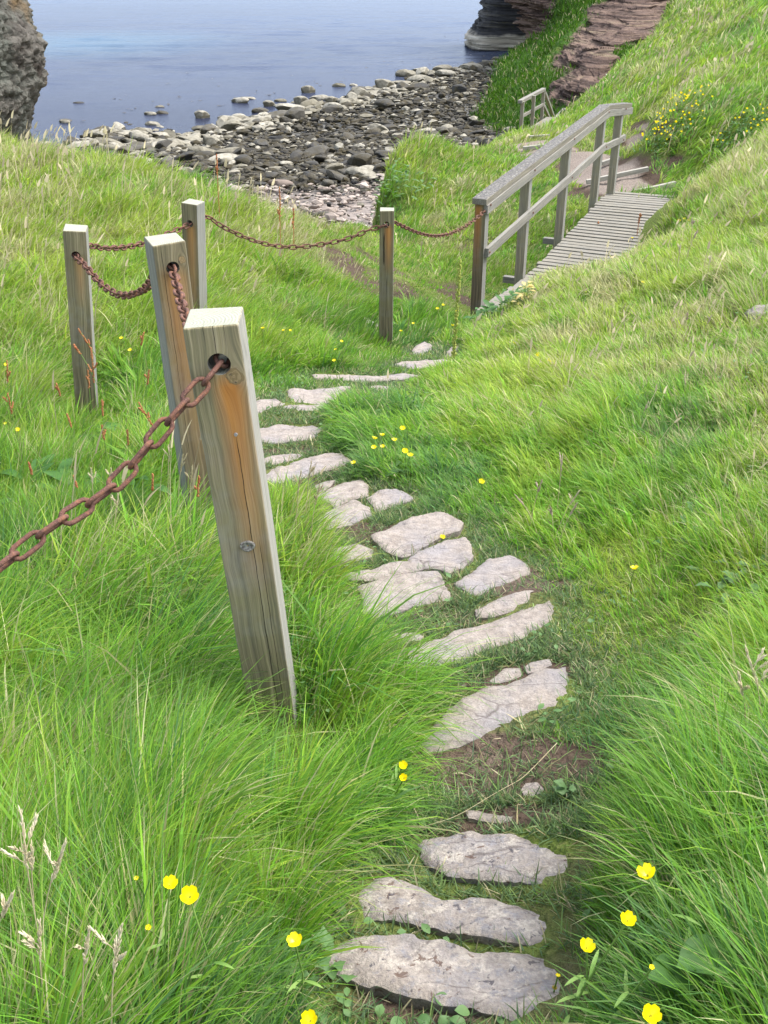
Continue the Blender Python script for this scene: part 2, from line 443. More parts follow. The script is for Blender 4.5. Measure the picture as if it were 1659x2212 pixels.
def m_boulder(name, kind):
    t = NT(name); P = t.pos()
    info = t.n('ShaderNodeObjectInfo').outputs['Random']
    n1 = t.noise(P, .9, 4); n2 = t.noise(P, 5, 5, .65); n3 = t.noise(P, 2.2, 3)
    nz = t.n('ShaderNodeSeparateXYZ', Vector=t.n('ShaderNodeNewGeometry').outputs['Normal']).outputs[2]
    rnd = t.attr('rnd') if kind == 'all' else info
    pale = t.mix(rnd, (.17, .155, .115), (.36, .335, .275))
    pale = t.mix(t.ramp(n2, (.4, 0), (.65, .6)), pale, (.085, .075, .05))
    dark = t.mix(rnd, (.016, .016, .016), (.085, .077, .060))
    dark = t.mix(t.ramp(n3, (.45, 0), (.6, .8)), dark, (.050, .040, .018))
    dark = t.mix(t.ramp(n2, (.6, 0), (.75, .45)), dark, (.15, .15, .13))
    pink = t.mix(rnd, (.20, .16, .135), (.42, .36, .315))
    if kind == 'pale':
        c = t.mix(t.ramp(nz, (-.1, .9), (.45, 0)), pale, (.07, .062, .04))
    elif kind == 'dark': c = dark
    elif kind == 'pink': c = pink
    else:
        z = t.attr('zone')   # 0 dark, .5 pale, 1 pink
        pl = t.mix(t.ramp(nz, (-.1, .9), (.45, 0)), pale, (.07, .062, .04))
        c = t.mix(t.ramp(z, (.2, 0), (.3, 1)), dark, pl)
        c = t.mix(t.ramp(z, (.7, 0), (.8, 1)), c, pink)
    return t.pbr(c, .8, t.bump(n2, .5, .06), Specular__IOR__Level=.15 if kind != 'dark' else .45)

def m_conglomerate():
    t = NT('conglomerate_rock'); P = t.pos()
    v = t.n('ShaderNodeTexVoronoi', Vector=P, Scale=4.2)
    n1 = t.noise(P, .55, 4); n2 = t.noise(P, 14, 5, .7)
    c = t.mix(t.ramp(v.outputs['Color'], (.2, 0), (.8, 1)), (.060, .053, .046), (.135, .124, .108))
    c = t.mix(t.ramp(n1, (.45, 0), (.62, .85)), c, (.115, .125, .105))
    c = t.mix(t.ramp(t.noise(P, .8, 3, .5, .3), (.55, 0), (.68, .8)), c, (.14, .09, .042))
    c = t.mix(t.ramp(n2, (.5, 0), (.7, .7)), c, (.05, .04, .03))
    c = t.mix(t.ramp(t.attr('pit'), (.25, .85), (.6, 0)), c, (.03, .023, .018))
    return t.pbr(c, .9, t.bump(t.math('ADD', n2, t.math('MULTIPLY', v.outputs['Distance'], -1.2)), .9, .08), Specular__IOR__Level=.1)

def m_cliff():
    t = NT('layered_sandstone'); P = t.pos()
    sx = t.n('ShaderNodeSeparateXYZ', Vector=P)
    st = t.noise(t.mapping(P, (.12, .12, 6.5)), 1, 5, .65); st2 = t.noise(t.mapping(P, (.3, .3, 13)), 1, 3)
    n1 = t.noise(P, .35, 4); n2 = t.noise(P, 3, 5, .7); n3 = t.noise(P, 1.3, 4, .6)
    rock = t.ramp(st, (.3, (.022, .016, .014)), (.44, (.095, .066, .055)), (.56, (.155, .108, .085)), (.68, (.185, .148, .098)))
    rock = t.mix(t.ramp(st2, (.38, .85), (.5, 0)), rock, (.026, .018, .016))
    rock = t.mix(t.ramp(n2, (.55, 0), (.75, .5)), rock, (.15, .12, .085))
    grass = t.ramp(n3, (.3, (.020, .055, .012)), (.5, (.05, .11, .02)), (.7, (.11, .15, .035)))
    grass = t.mix(t.ramp(n2, (.55, 0), (.8, .6)), grass, (.20, .18, .09))
    f = t.math('ADD', t.attr('rock'), t.math('MULTIPLY', t.math('SUBTRACT', n2, .5), .5))
    c = t.mix(t.ramp(f, (.42, 0), (.55, 1)), grass, rock)
    return t.pbr(c, .95, t.bump(t.math('ADD', st, n2), .8, .12), Specular__IOR__Level=.08)

def m_stack():
    t = NT('dark_flagstone'); P = t.pos()
    z = t.n('ShaderNodeSeparateXYZ', Vector=P).outputs[2]
    st = t.noise(t.mapping(P, (.15, .15, 5)), 1, 4, .6); n2 = t.noise(P, 2.5, 5, .7)
    dark = t.ramp(st, (.3, (.008, .008, .010)), (.55, (.030, .030, .032)), (.75, (.09, .082, .062)))
    dark = t.mix(t.ramp(n2, (.56, 0), (.7, .6)), dark, (.05, .05, .018))
    pale = t.ramp(st, (.3, (.13, .115, .085)), (.55, (.34, .31, .25)), (.75, (.46, .43, .36)))
    zz = t.math('ADD', z, t.math('MULTIPLY', t.noise(P, .6, 3), 1.0))
    c = t.mix(t.ramp(t.math('MULTIPLY', t.math('ADD', zz, 8.5), 1.0), (.25, 1), (.55, 0)), dark, pale)
    c = t.mix(t.ramp(t.math('ADD', z, 10.0), (.05, 1), (.3, 0)), c, (.02, .02, .022))
    return t.pbr(c, .85, t.bump(t.math('ADD', st, n2), .8, .1), Specular__IOR__Level=.2)

def m_water():
    t = NT('sea_water'); P = t.pos()
    sx = t.n('ShaderNodeSeparateXYZ', Vector=P)
    w1 = t.noise(t.mapping(P, (.016, .085, 1)), 1, 8, .68); w2 = t.noise(t.mapping(P, (1.1, 3.0, 1)), 1, 4, .6)
    big = t.noise(t.mapping(P, (.012, .03, 1)), 1, 3)
    c = t.mix(t.ramp(big, (.4, 0), (.65, 1)), (.028, .033, .056), (.042, .050, .082))
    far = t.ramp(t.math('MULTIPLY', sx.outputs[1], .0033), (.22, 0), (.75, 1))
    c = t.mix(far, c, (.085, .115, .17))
    # sandy shoal
    dx = t.math('MULTIPLY', t.math('ADD', sx.outputs[0], 32), .055); dy = t.math('MULTIPLY', t.math('SUBTRACT', sx.outputs[1], 118), .05)
    d = t.math('SQRT', t.math('ADD', t.math('MULTIPLY', dx, dx), t.math('MULTIPLY', dy, dy)))
    c = t.mix(t.ramp(t.math('ADD', d, t.math('MULTIPLY', t.math('SUBTRACT', w1, .5), .5)), (.2, .3), (1, 0)), c, (.085, .19, .25))
    hgt = t.math('ADD', w1, t.math('MULTIPLY', w2, .25))
    b = t.bump(w2, .4, .1)
    dif = t.n('ShaderNodeBsdfDiffuse', Color=c)
    tr = t.n('ShaderNodeBsdfTransparent', Color=(.55, .62, .75))
    near = t.ramp(t.math('MULTIPLY', sx.outputs[1], .01), (.55, .3), (1.0, 0))
    base = t.n('ShaderNodeMixShader', i0=near); t.set(base, 'i1', dif); t.set(base, 'i2', tr)
    gl = t.n('ShaderNodeBsdfGlossy', Color=(.68, .73, .85), Roughness=.12, Normal=b)
    fr = t.n('ShaderNodeFresnel', IOR=1.33, Normal=b)
    mx = t.n('ShaderNodeMixShader', i0=t.math('MULTIPLY', fr, .5)); t.set(mx, 'i1', base); t.set(mx, 'i2', gl)
    t.t.links.new(mx.outputs[0], t.out.inputs[0])
    return t.m

M_GROUND, M_BLADE, M_RUST, M_PETAL = m_ground(), m_blade(), m_rust(), m_petal()
M_SLAB, M_SLAB2 = m_slab('path_slab', False), m_slab('weathered_slab', True)
M_STEM = m_leaf('green_stem', (.14, .27, .05), (.22, .34, .08), .25)
M_LEAF = m_leaf('broad_leaf', (.04, .115, .022), (.075, .18, .03), .3)
M_LEAF2 = m_leaf('lobed_leaf', (.075, .16, .045), (.13, .23, .075), .3)
M_YLEAF = m_leaf('yellowing_leaf', (.50, .40, .10), (.62, .50, .22), .3)
M_STRAW = m_leaf('straw', (.46, .38, .22), (.56, .49, .32), .25, .7)
M_SEED = m_leaf('seed_husk', (.70, .62, .42), (.80, .73, .55), .4, .8)
M_PURPLE = m_leaf('purple_husk', (.46, .33, .27), (.60, .48, .40), .25, .8)
M_SORREL = m_leaf('sorrel_seed', (.42, .14, .06), (.56, .27, .12), .35, .8)
M_SEEDPALE = m_leaf('pale_green_head', (.30, .36, .07), (.40, .42, .10), .2, .8)
M_CENTRE = m_flat('flower_centre', (.55, .42, .02), .7)
M_STEEL = m_flat('nail_steel', (.32, .31, .30), .4)
M_KNOT = m_flat('knot_wood', (.30, .28, .24), .9, (.10, .085, .075), 160)

# ------------------------------------------------------------------ stepping stones: outlines
def crop(ox, oy, w, pts):
    k = w / 1659.0
    return [((ox + x * k) / 1.38879, (oy + y * k) / 1.38879) for x, y in pts]
c4 = lambda p: crop(900, 2350, 900, p)
c3 = lambda p: crop(1100, 1750, 700, p)
c2 = lambda p: crop(900, 1400, 750, p)
c1 = lambda p: crop(750, 1000, 650, p)
c8 = lambda p: crop(1050, 550, 500, p)
STONES = [
 (c4([(165,1000),(290,880),(400,845),(600,850),(800,870),(950,930),(1150,945),(1330,955),(1460,995),(1500,1100),(1490,1210),(1330,1270),(1150,1275),(950,1250),(750,1190),(560,1160),(400,1120),(250,1060)]), 1, 'large grey slab with brown spots, the nearest step at the bottom of the photo'),
 (c4([(360,640),(450,540),(560,525),(700,580),(800,640),(1000,640),(1200,690),(1350,720),(1380,780),(1370,880),(1250,880),(1090,850),(900,820),(760,790),(560,745),(420,740)]), 1, 'long slanting speckled slab, second step from the bottom of the photo'),
 (c4([(690,340),(850,300),(970,275),(1150,280),(1320,320),(1450,350),(1530,380),(1530,500),(1400,550),(1250,545),(1080,530),(900,500),(720,440)]), 1, 'mottled cream and blue-grey slab just below the muddy patch, third step from the bottom'),
 (c4([(920,150),(1000,145),(1090,165),(1200,170),(1290,180),(1270,215),(1080,205),(940,185)]), 0, 'thin dark half buried stone edge between the mottled slab and the mud'),
 (c4([(1225,35),(1250,0),(1310,-5),(1345,30),(1310,65),(1240,65)]), 0, 'small pale stone lying in the bare mud'),
 (c3([(410,1170),(440,1080),(600,890),(720,800),(850,745),(1000,720),(1130,670),(1270,625),(1390,590),(1415,640),(1410,770),(1330,870),(1200,920),(1050,985),(900,1040),(780,1100),(600,1160),(480,1200)]), 0, 'big wedge shaped pinkish slab just above the muddy patch'),
 (c3([(880,690),(980,605),(1080,600),(1100,650),(1020,685),(930,705)]), 0, 'small flat fragment behind the big wedge slab, left of a similar fragment'),
 (c3([(1120,600),(1170,560),(1290,540),(1310,580),(1230,620),(1150,640)]), 0, 'small flat fragment at the right tip of the big wedge slab'),
 (c3([(620,740),(700,720),(760,740),(760,770),(680,790)]), 0, 'tiny stone chip by overhanging grass at the left end of the wedge slab'),
 (c3([(200,570),(290,480),(420,430),(570,385),(640,340),(780,300),(960,240),(1130,170),(1290,120),(1310,180),(1300,270),(1200,330),(1060,400),(900,450),(800,480),(740,530),(600,575),(400,600),(250,620)]), 0, 'longest narrow pinkish slab crossing the path, its left end under long grass'),
 (c3([(790,180),(900,120),(1050,70),(1170,45),(1200,90),(1180,140),(1050,190),(900,225),(800,230)]), 0, 'dusty sunken slab directly behind the right end of the longest slab'),
 (c3([(200,350),(350,345),(400,370),(380,400),(230,400)]), 0, 'little grey stone sunk in turf behind the left end of the longest slab'),
 (c2([(1030,760),(1130,710),(1260,615),(1390,600),(1510,660),(1510,710),(1350,780),(1180,845),(1080,795)]), 0, 'diamond shaped blue-grey slab with a pale round mark at the right of the path'),
 (c2([(400,790),(520,740),(700,700),(880,685),(910,720),(985,865),(850,890),(700,935),(500,995),(440,970),(430,880)]), 0, 'big squarish slab with cracked rectangular pattern on the left of the path'),
 (c2([(320,700),(400,680),(470,675),(600,630),(720,620),(770,660),(760,690),(640,715),(480,740),(340,740)]), 0, 'narrow slab wedged against the back edge of the big squarish slab'),
 (c2([(730,610),(800,565),(920,510),(1090,470),(1120,510),(1140,600),(1090,650),(1000,700),(900,670),(780,680),(740,650)]), 0, 'smooth triangular slab beside a fallen yellow flower'),
 (c2([(500,460),(600,400),(720,345),(880,300),(940,300),(1060,370),(1040,430),(900,480),(760,560),(680,590),(610,560),(510,490)]), 0, 'broad blue-grey speckled slab in the middle of the path behind the triangular one'),
 (c2([(170,570),(220,540),(370,505),(480,550),(460,590),(320,630),(210,620)]), 0, 'small lens shaped slab left of the broad speckled slab, below dark soil'),
 (c2([(110,350),(170,310),(240,265),(360,220),(450,270),(465,325),(340,375),(220,405),(130,390)]), 0, 'grey triangular slab with a crisp dark front edge above the dark soil'),
 (c2([(100,185),(190,150),(270,110),(390,85),(440,130),(440,190),(340,215),(230,260),(180,215)]), 0, 'pale pinkish slab touching the back of the crisp edged triangular slab'),
 (c2([(450,205),(520,160),(640,145),(745,195),(720,225),(600,260),(510,290),(490,255)]), 0, 'small pointed grey slab standing alone at the right near two round leaves'),
 (c2([(100,125),(150,100),(230,90),(200,130),(150,160),(110,160)]), 0, 'small worn fragment between the long slanted slab and the pale pinkish slab'),
 (c1([(110,1060),(200,1025),(400,970),(560,930),(680,930),(770,985),(720,1010),(560,1060),(400,1110),(240,1160),(130,1170)]), 0, 'long slanted slab beside the front post, left of the single buttercup'),
 (c1([(90,960),(180,935),(300,920),(400,925),(350,960),(200,995),(100,1000)]), 0, 'low dull stone just behind the long slanted slab, partly grassed over'),
 (c1([(60,760),(90,720),(250,700),(450,705),(545,725),(510,790),(380,815),(230,835),(70,820)]), 0, 'flat lens shaped slab right of the post, isolated between two bands of turf'),
 (c1([(10,520),(200,505),(290,535),(420,540),(590,550),(500,600),(380,600),(300,590),(200,560),(100,610),(10,590)]), 0, 'ragged low slab with grass tufts in its notch, in front of a pale square slab'),
 (c1([(300,445),(330,425),(500,425),(700,410),(760,410),(670,470),(630,530),(570,550),(340,540)]), 0, 'pale smooth square slab resting behind the ragged slab'),
 (c1([(500,320),(560,305),(800,310),(1000,320),(1150,300),(1270,310),(1180,345),(1000,360),(800,360),(660,345),(520,345)]), 0, 'very long thin pale step crossing the path in front of the fence post'),
 (c1([(1110,240),(1180,215),(1350,205),(1560,200),(1570,225),(1430,240),(1260,260)]), 0, 'thin layered step with dark underside at the foot of the slope, right of the post'),
 (c1([(1255,110),(1330,60),(1390,90),(1385,160),(1310,175),(1250,150)]), 0, 'roundish grey stone standing in grass behind the thin layered step'),
 (c1([(1490,170),(1530,110),(1590,110),(1575,195),(1500,200)]), 0, 'pinkish upright stone at the right end of the thin layered step'),
 (c1([(910,408),(960,396),(1050,398),(1085,415),(1040,432),(960,428)]), 0, 'short pale sliver of stone peeping from the tussock below the long thin step'),
 (c8([(70,1375),(150,1325),(270,1395),(250,1430),(100,1410)]), 0, 'small grey stone in grass left of the fence post near the gully'),
]
STONE_XY = []
def poly_dist(P, poly):
    """distance to outline and inside flag"""
    A = poly; B = np.roll(poly, -1, 0)
    d = np.full(len(P), 9.0); ins = np.zeros(len(P), bool)
    for a, b in zip(A, B):
        ab = b - a; L = ab @ ab + 1e-12
        t = np.clip(((P - a) @ ab) / L, 0, 1)
        d = np.minimum(d, np.linalg.norm(P - (a + t[:, None] * ab), axis=1))
        c = ((a[1] > P[:, 1]) != (b[1] > P[:, 1])) & (P[:, 0] < (b[0] - a[0]) * (P[:, 1] - a[1]) / (b[1] - a[1] + 1e-15) + a[0])
        ins ^= c
    return d, ins
def smooth_outline(p, n):
    p = np.asarray(p); q = np.roll(p, -1, 0)
    seg = np.linalg.norm(q - p, axis=1); cum = np.r_[0, np.cumsum(seg)]
    s = np.linspace(0, cum[-1], n, endpoint=False)
    out = np.empty((n, 2))
    i = np.clip(np.searchsorted(cum, s, 'right') - 1, 0, len(p) - 1)
    f = ((s - cum[i]) / seg[i])[:, None]
    p0, p1, p2, p3 = p[(i-1) % len(p)], p[i], p[(i+1) % len(p)], p[(i+2) % len(p)]
    cr = .5 * ((2*p1) + (-p0+p2)*f + (2*p0-5*p1+4*p2-p3)*f**2 + (-p0+3*p1-3*p2+p3)*f**3)
    lin = p1 + (p2 - p1) * f
    return .05 * cr + .95 * lin

def build_stone(i, pts, spotted, label):
    pts = np.array(pts)
    c = pts.mean(0)
    g = gp(c[0], c[1])
    e = .06
    gx = float(H0(g[0]+e, g[1]) - H0(g[0]-e, g[1])) / (2*e) * .65
    gy = float(H0(g[0], g[1]+e) - H0(g[0], g[1]-e)) / (2*e) * .65
    zc = float(H0(g[0], g[1])) + (.013 if g[1] < 1.7 else .023)
    W = []
    for px, py in pts:
        u, v = (px - CX) / K, (CY - py) / K
        d = np.array([u, CT + v*ST, -ST + v*CT])
        k = (zc - gx*g[0] - gy*g[1]) / (d[2] - gx*d[0] - gy*d[1])
        W.append((d * k)[:2])
    W = np.array(W); W = W.mean(0) + (W - W.mean(0)) * (1.11 if spotted else 1.075)
    size = np.ptp(W, axis=0).max()
    if np.cross(W[1]-W[0], W[2]-W[1]) if False else 0: pass
    area = .5 * np.sum(W[:, 0]*np.roll(W[:, 1], -1) - np.roll(W[:, 0], -1)*W[:, 1])
    if area < 0: W = W[::-1]
    n = int(np.clip(size * 2.6 / .0075, 40, 230))
    O = smooth_outline(W, n)
    O = O + np.stack([vn(O[:, 0]*22, O[:, 1]*22, 0, 5), vn(O[:, 0]*22, O[:, 1]*22, 3, 5)], 1) * min(.008, size*.02) + np.stack([vn(O[:, 0]*70, O[:, 1]*70, 1, 6), vn(O[:, 0]*70, O[:, 1]*70, 4, 6)], 1) * min(.004, size*.012)
    STONE_XY.append(O)
    st = max(.009, size / 45)
    lo, hi = O.min(0), O.max(0)
    G = np.stack(np.meshgrid(np.arange(lo[0], hi[0], st), np.arange(lo[1], hi[1], st)), -1).reshape(-1, 2)
    G += rng.uniform(-.3, .3, G.shape) * st
    d, ins = poly_dist(G, O)
    G = G[ins & (d > st * .5)]
    verts = [Vector(p) for p in np.r_[O, G]]
    r = delaunay_2d_cdt(verts, [(k, (k+1) % n) for k in range(n)], [], 1, 1e-6)
    V2 = np.array([tuple(p) for p in r[0]]); F = [f for f in r[2] if len(f) == 3]
    d, _ = poly_dist(V2, O)
    z = zc + gx*(V2[:, 0]-g[0]) + gy*(V2[:, 1]-g[1])
    amp = min(.012, size * .03)
    z += fbm(V2[:, 0]*9, V2[:, 1]*9, i, 4, 21) * amp
    # bedding steps on the face
    z += np.round(fbm(V2[:, 0]*5+3, V2[:, 1]*5, i+.5, 3, 41) * 2.5) * min(.0035, size*.012)
    ed = min(.007, size * .03)
    z -= (1 - sstep(0, ed, d))**2 * ed * .7
    rim = 1 - sstep(0, min(.05, size*.12), d)
    # walls: outline copied down
    nb = len(V2)
    idx = []
    kd = {}
    for k in range(n):
        j = int(np.argmin(np.sum((V2 - O[k])**2, axis=1))); idx.append(j)
    idx = np.array(idx)
    cen = O.mean(0)
    base = np.c_[O + (O - cen) * .02, z[idx] - .11]
    mid = np.c_[O + (O - cen) * .01 + vn(O[:, 0]*60, O[:, 1]*60, 8, 2)[:, None]*.003, z[idx] - .035]
    V = np.r_[np.c_[V2, z], np.c_[V2[idx], z[idx]], mid, base]
    k = np.arange(n); k2 = (k + 1) % n
    Q = np.concatenate([np.stack([nb + q*n + k2, nb + q*n + k, nb + (q+1)*n + k, nb + (q+1)*n + k2], 1) for q in (0, 1)])
    org = np.array([g[0], g[1], zc])
    me = npmesh('stepping_stone', V - org, [np.array(F), Q], M_SLAB2 if spotted else M_SLAB)
    attr(me, 'rim', np.r_[rim**2 * .3, np.ones(n)*.3, np.ones(2 * n)*.9])
    o = obj('stepping_stone', me, loc=org)
    tag(o, label, 'stone', 'stone slabs laid as steps in the path')
    return o
for i, (p, s, l) in enumerate(STONES): build_stone(i, p, s, l)
SC = np.array([o.mean(0) for o in STONE_XY]); SR = np.array([np.linalg.norm(o - o.mean(0), axis=1).max() for o in STONE_XY])

def stone_field(x, y):
    """distance to nearest slab (negative inside)"""
    P = np.stack([x, y], 1); out = np.full(len(P), 1.0)
    for o, c, r in zip(STONE_XY, SC, SR):
        m = np.where(np.sum((P - c)**2, 1) < (r + .35)**2)[0]
        if len(m):
            d, ins = poly_dist(P[m], o)
            out[m] = np.minimum(out[m], np.where(ins, -d, d))
    return out

# bare earth: (px, py, rx, ry metres, strength)
def _spots(L): return [(*gp(a[0], a[1])[:2], a[2], a[3], a[4]) for a in L]
SHR = .72
SOIL = _spots([(1120,1660,.24,.13,1.0),(1010,1640,.2,.10,.8),(1200,1625,.12,.10,.7),(1090,1770,.2,.05,.9),(1160,1450,.22,.06,.8),(1060,1475,.15,.06,.8),(1230,1390,.10,.06,.45),
    (930,1340,.22,.09,.7),(1130,1270,.17,.06,.9),(1130,1245,.1,.06,.8),(780,1145,.2,.08,.9),(800,1160,.15,.06,.8),(700,1045,.12,.08,.8),(720,1020,.1,.07,.7),(620,975,.2,.09,.8),(630,905,.25,.1,.5),(760,835,.4,.1,.6),
    (900,800,.35,.1,.8),(940,770,.3,.15,.4),(960,735,.25,.15,.5),(1030,1830,.18,.06,.5),(960,1965,.16,.04,.5),(930,2175,.2,.07,.6),(860,2190,.15,.06,.5),(760,2130,.2,.04,.4),
    (890,640,1.0,.5,1.0),(985,640,.45,.4,.8),(800,600,.7,.5,1.0),(835,575,.5,.4,.9),(770,575,.4,.4,.8),(720,540,.3,.3,.7),(960,615,.5,.3,.5),(1010,540,.5,.5,.5),(1030,530,.6,.6,.5),(900,570,.5,.3,.4),(1385,305,.36,1.6,1.0),(1388,275,.28,1.1,.9),(1470,398,.4,.4,.8),
    (1200,325,1.2,.6,.7),(1280,350,.7,.8,1),(1320,385,.8,1.2,1),(1640,920,.3,.3,.5),(1500,390,.5,.4,.8),(1655,850,.25,.25,.5),(560,830,.3,.15,.4),(1455,350,.2,.2,.8),(800,440,.5,.6,1.0)])
SANDY = _spots([(a, b, c * SHR, d * SHR, e) for a, b, c, d, e in [(1385,300,.3,1.3,.75),(1388,272,.22,.9,.6),(1310,375,.75,1.1,1),(1280,350,.6,.9,1),(1270,335,.6,.8,1),(1160,312,.9,.5,.9),(1180,322,.9,.7,.8),(1340,395,.6,.7,1),(1240,330,.8,.6,.6),(1425,408,.5,.3,.7),(1130,322,.5,.5,.6)]])
def spots(L, x, y):
    r = np.zeros(np.shape(x))
    for a, b, rx, ry, s in L:
        r = np.maximum(r, s * np.exp(-(((x - a) / rx)**2 + ((y - b) / ry)**2)**1.5 * .7))
    return r
def soil_at(x, y, sf=None):
    if sf is None: sf = stone_field(x, y)
    r = spots(SOIL, x, y)
    r = r * np.where(y > 6, np.clip(.95 + 1.0*fbm(x*1.3, y*1.3, 3, 3, 505), 0, 1.05), 1)
    rim = .42 * (1 - sstep(.02, .11, sf)) * (1 - sstep(7, 9, y))
    return np.maximum(r, rim)

# ground sheet
def build_ground():
    nu, ns = 560, 620
    a = np.linspace(-.95, .95, nu); s = np.linspace(np.log(.45), np.log(64), ns)
    A, S = np.meshgrid(a, s)
    yy = np.exp(S); Y = yy - 1.5; X = A * yy
    Z = H(X, Y)
    x, y = X.ravel(), Y.ravel()
    sf = stone_field(x, y)
    so, sa = soil_at(x, y, sf), spots(SANDY, x, y)
    z = Z.ravel() - .03 * sstep(-.018, -.05, sf) - .006 * so * (y < 8) + .007*(1-sstep(.0, .05, np.maximum(sf, 0))) + fbm(x*30, y*30, 0, 3, 77) * .006 * sstep(.3, .8, so) + (y > 6)*sstep(.3, .8, so)*(.05*fbm(x*3, y*3, 1, 3, 78) - .05)
    me = npmesh('ground', np.c_[x, y, z], [grid_faces(nu, ns)], M_GROUND)
    attr(me, 'soil', so); attr(me, 'sand', sa)
    tag(obj('ground', me), 'grassy coastal slope with a stone stepped path', None, None, 'structure')
build_ground()

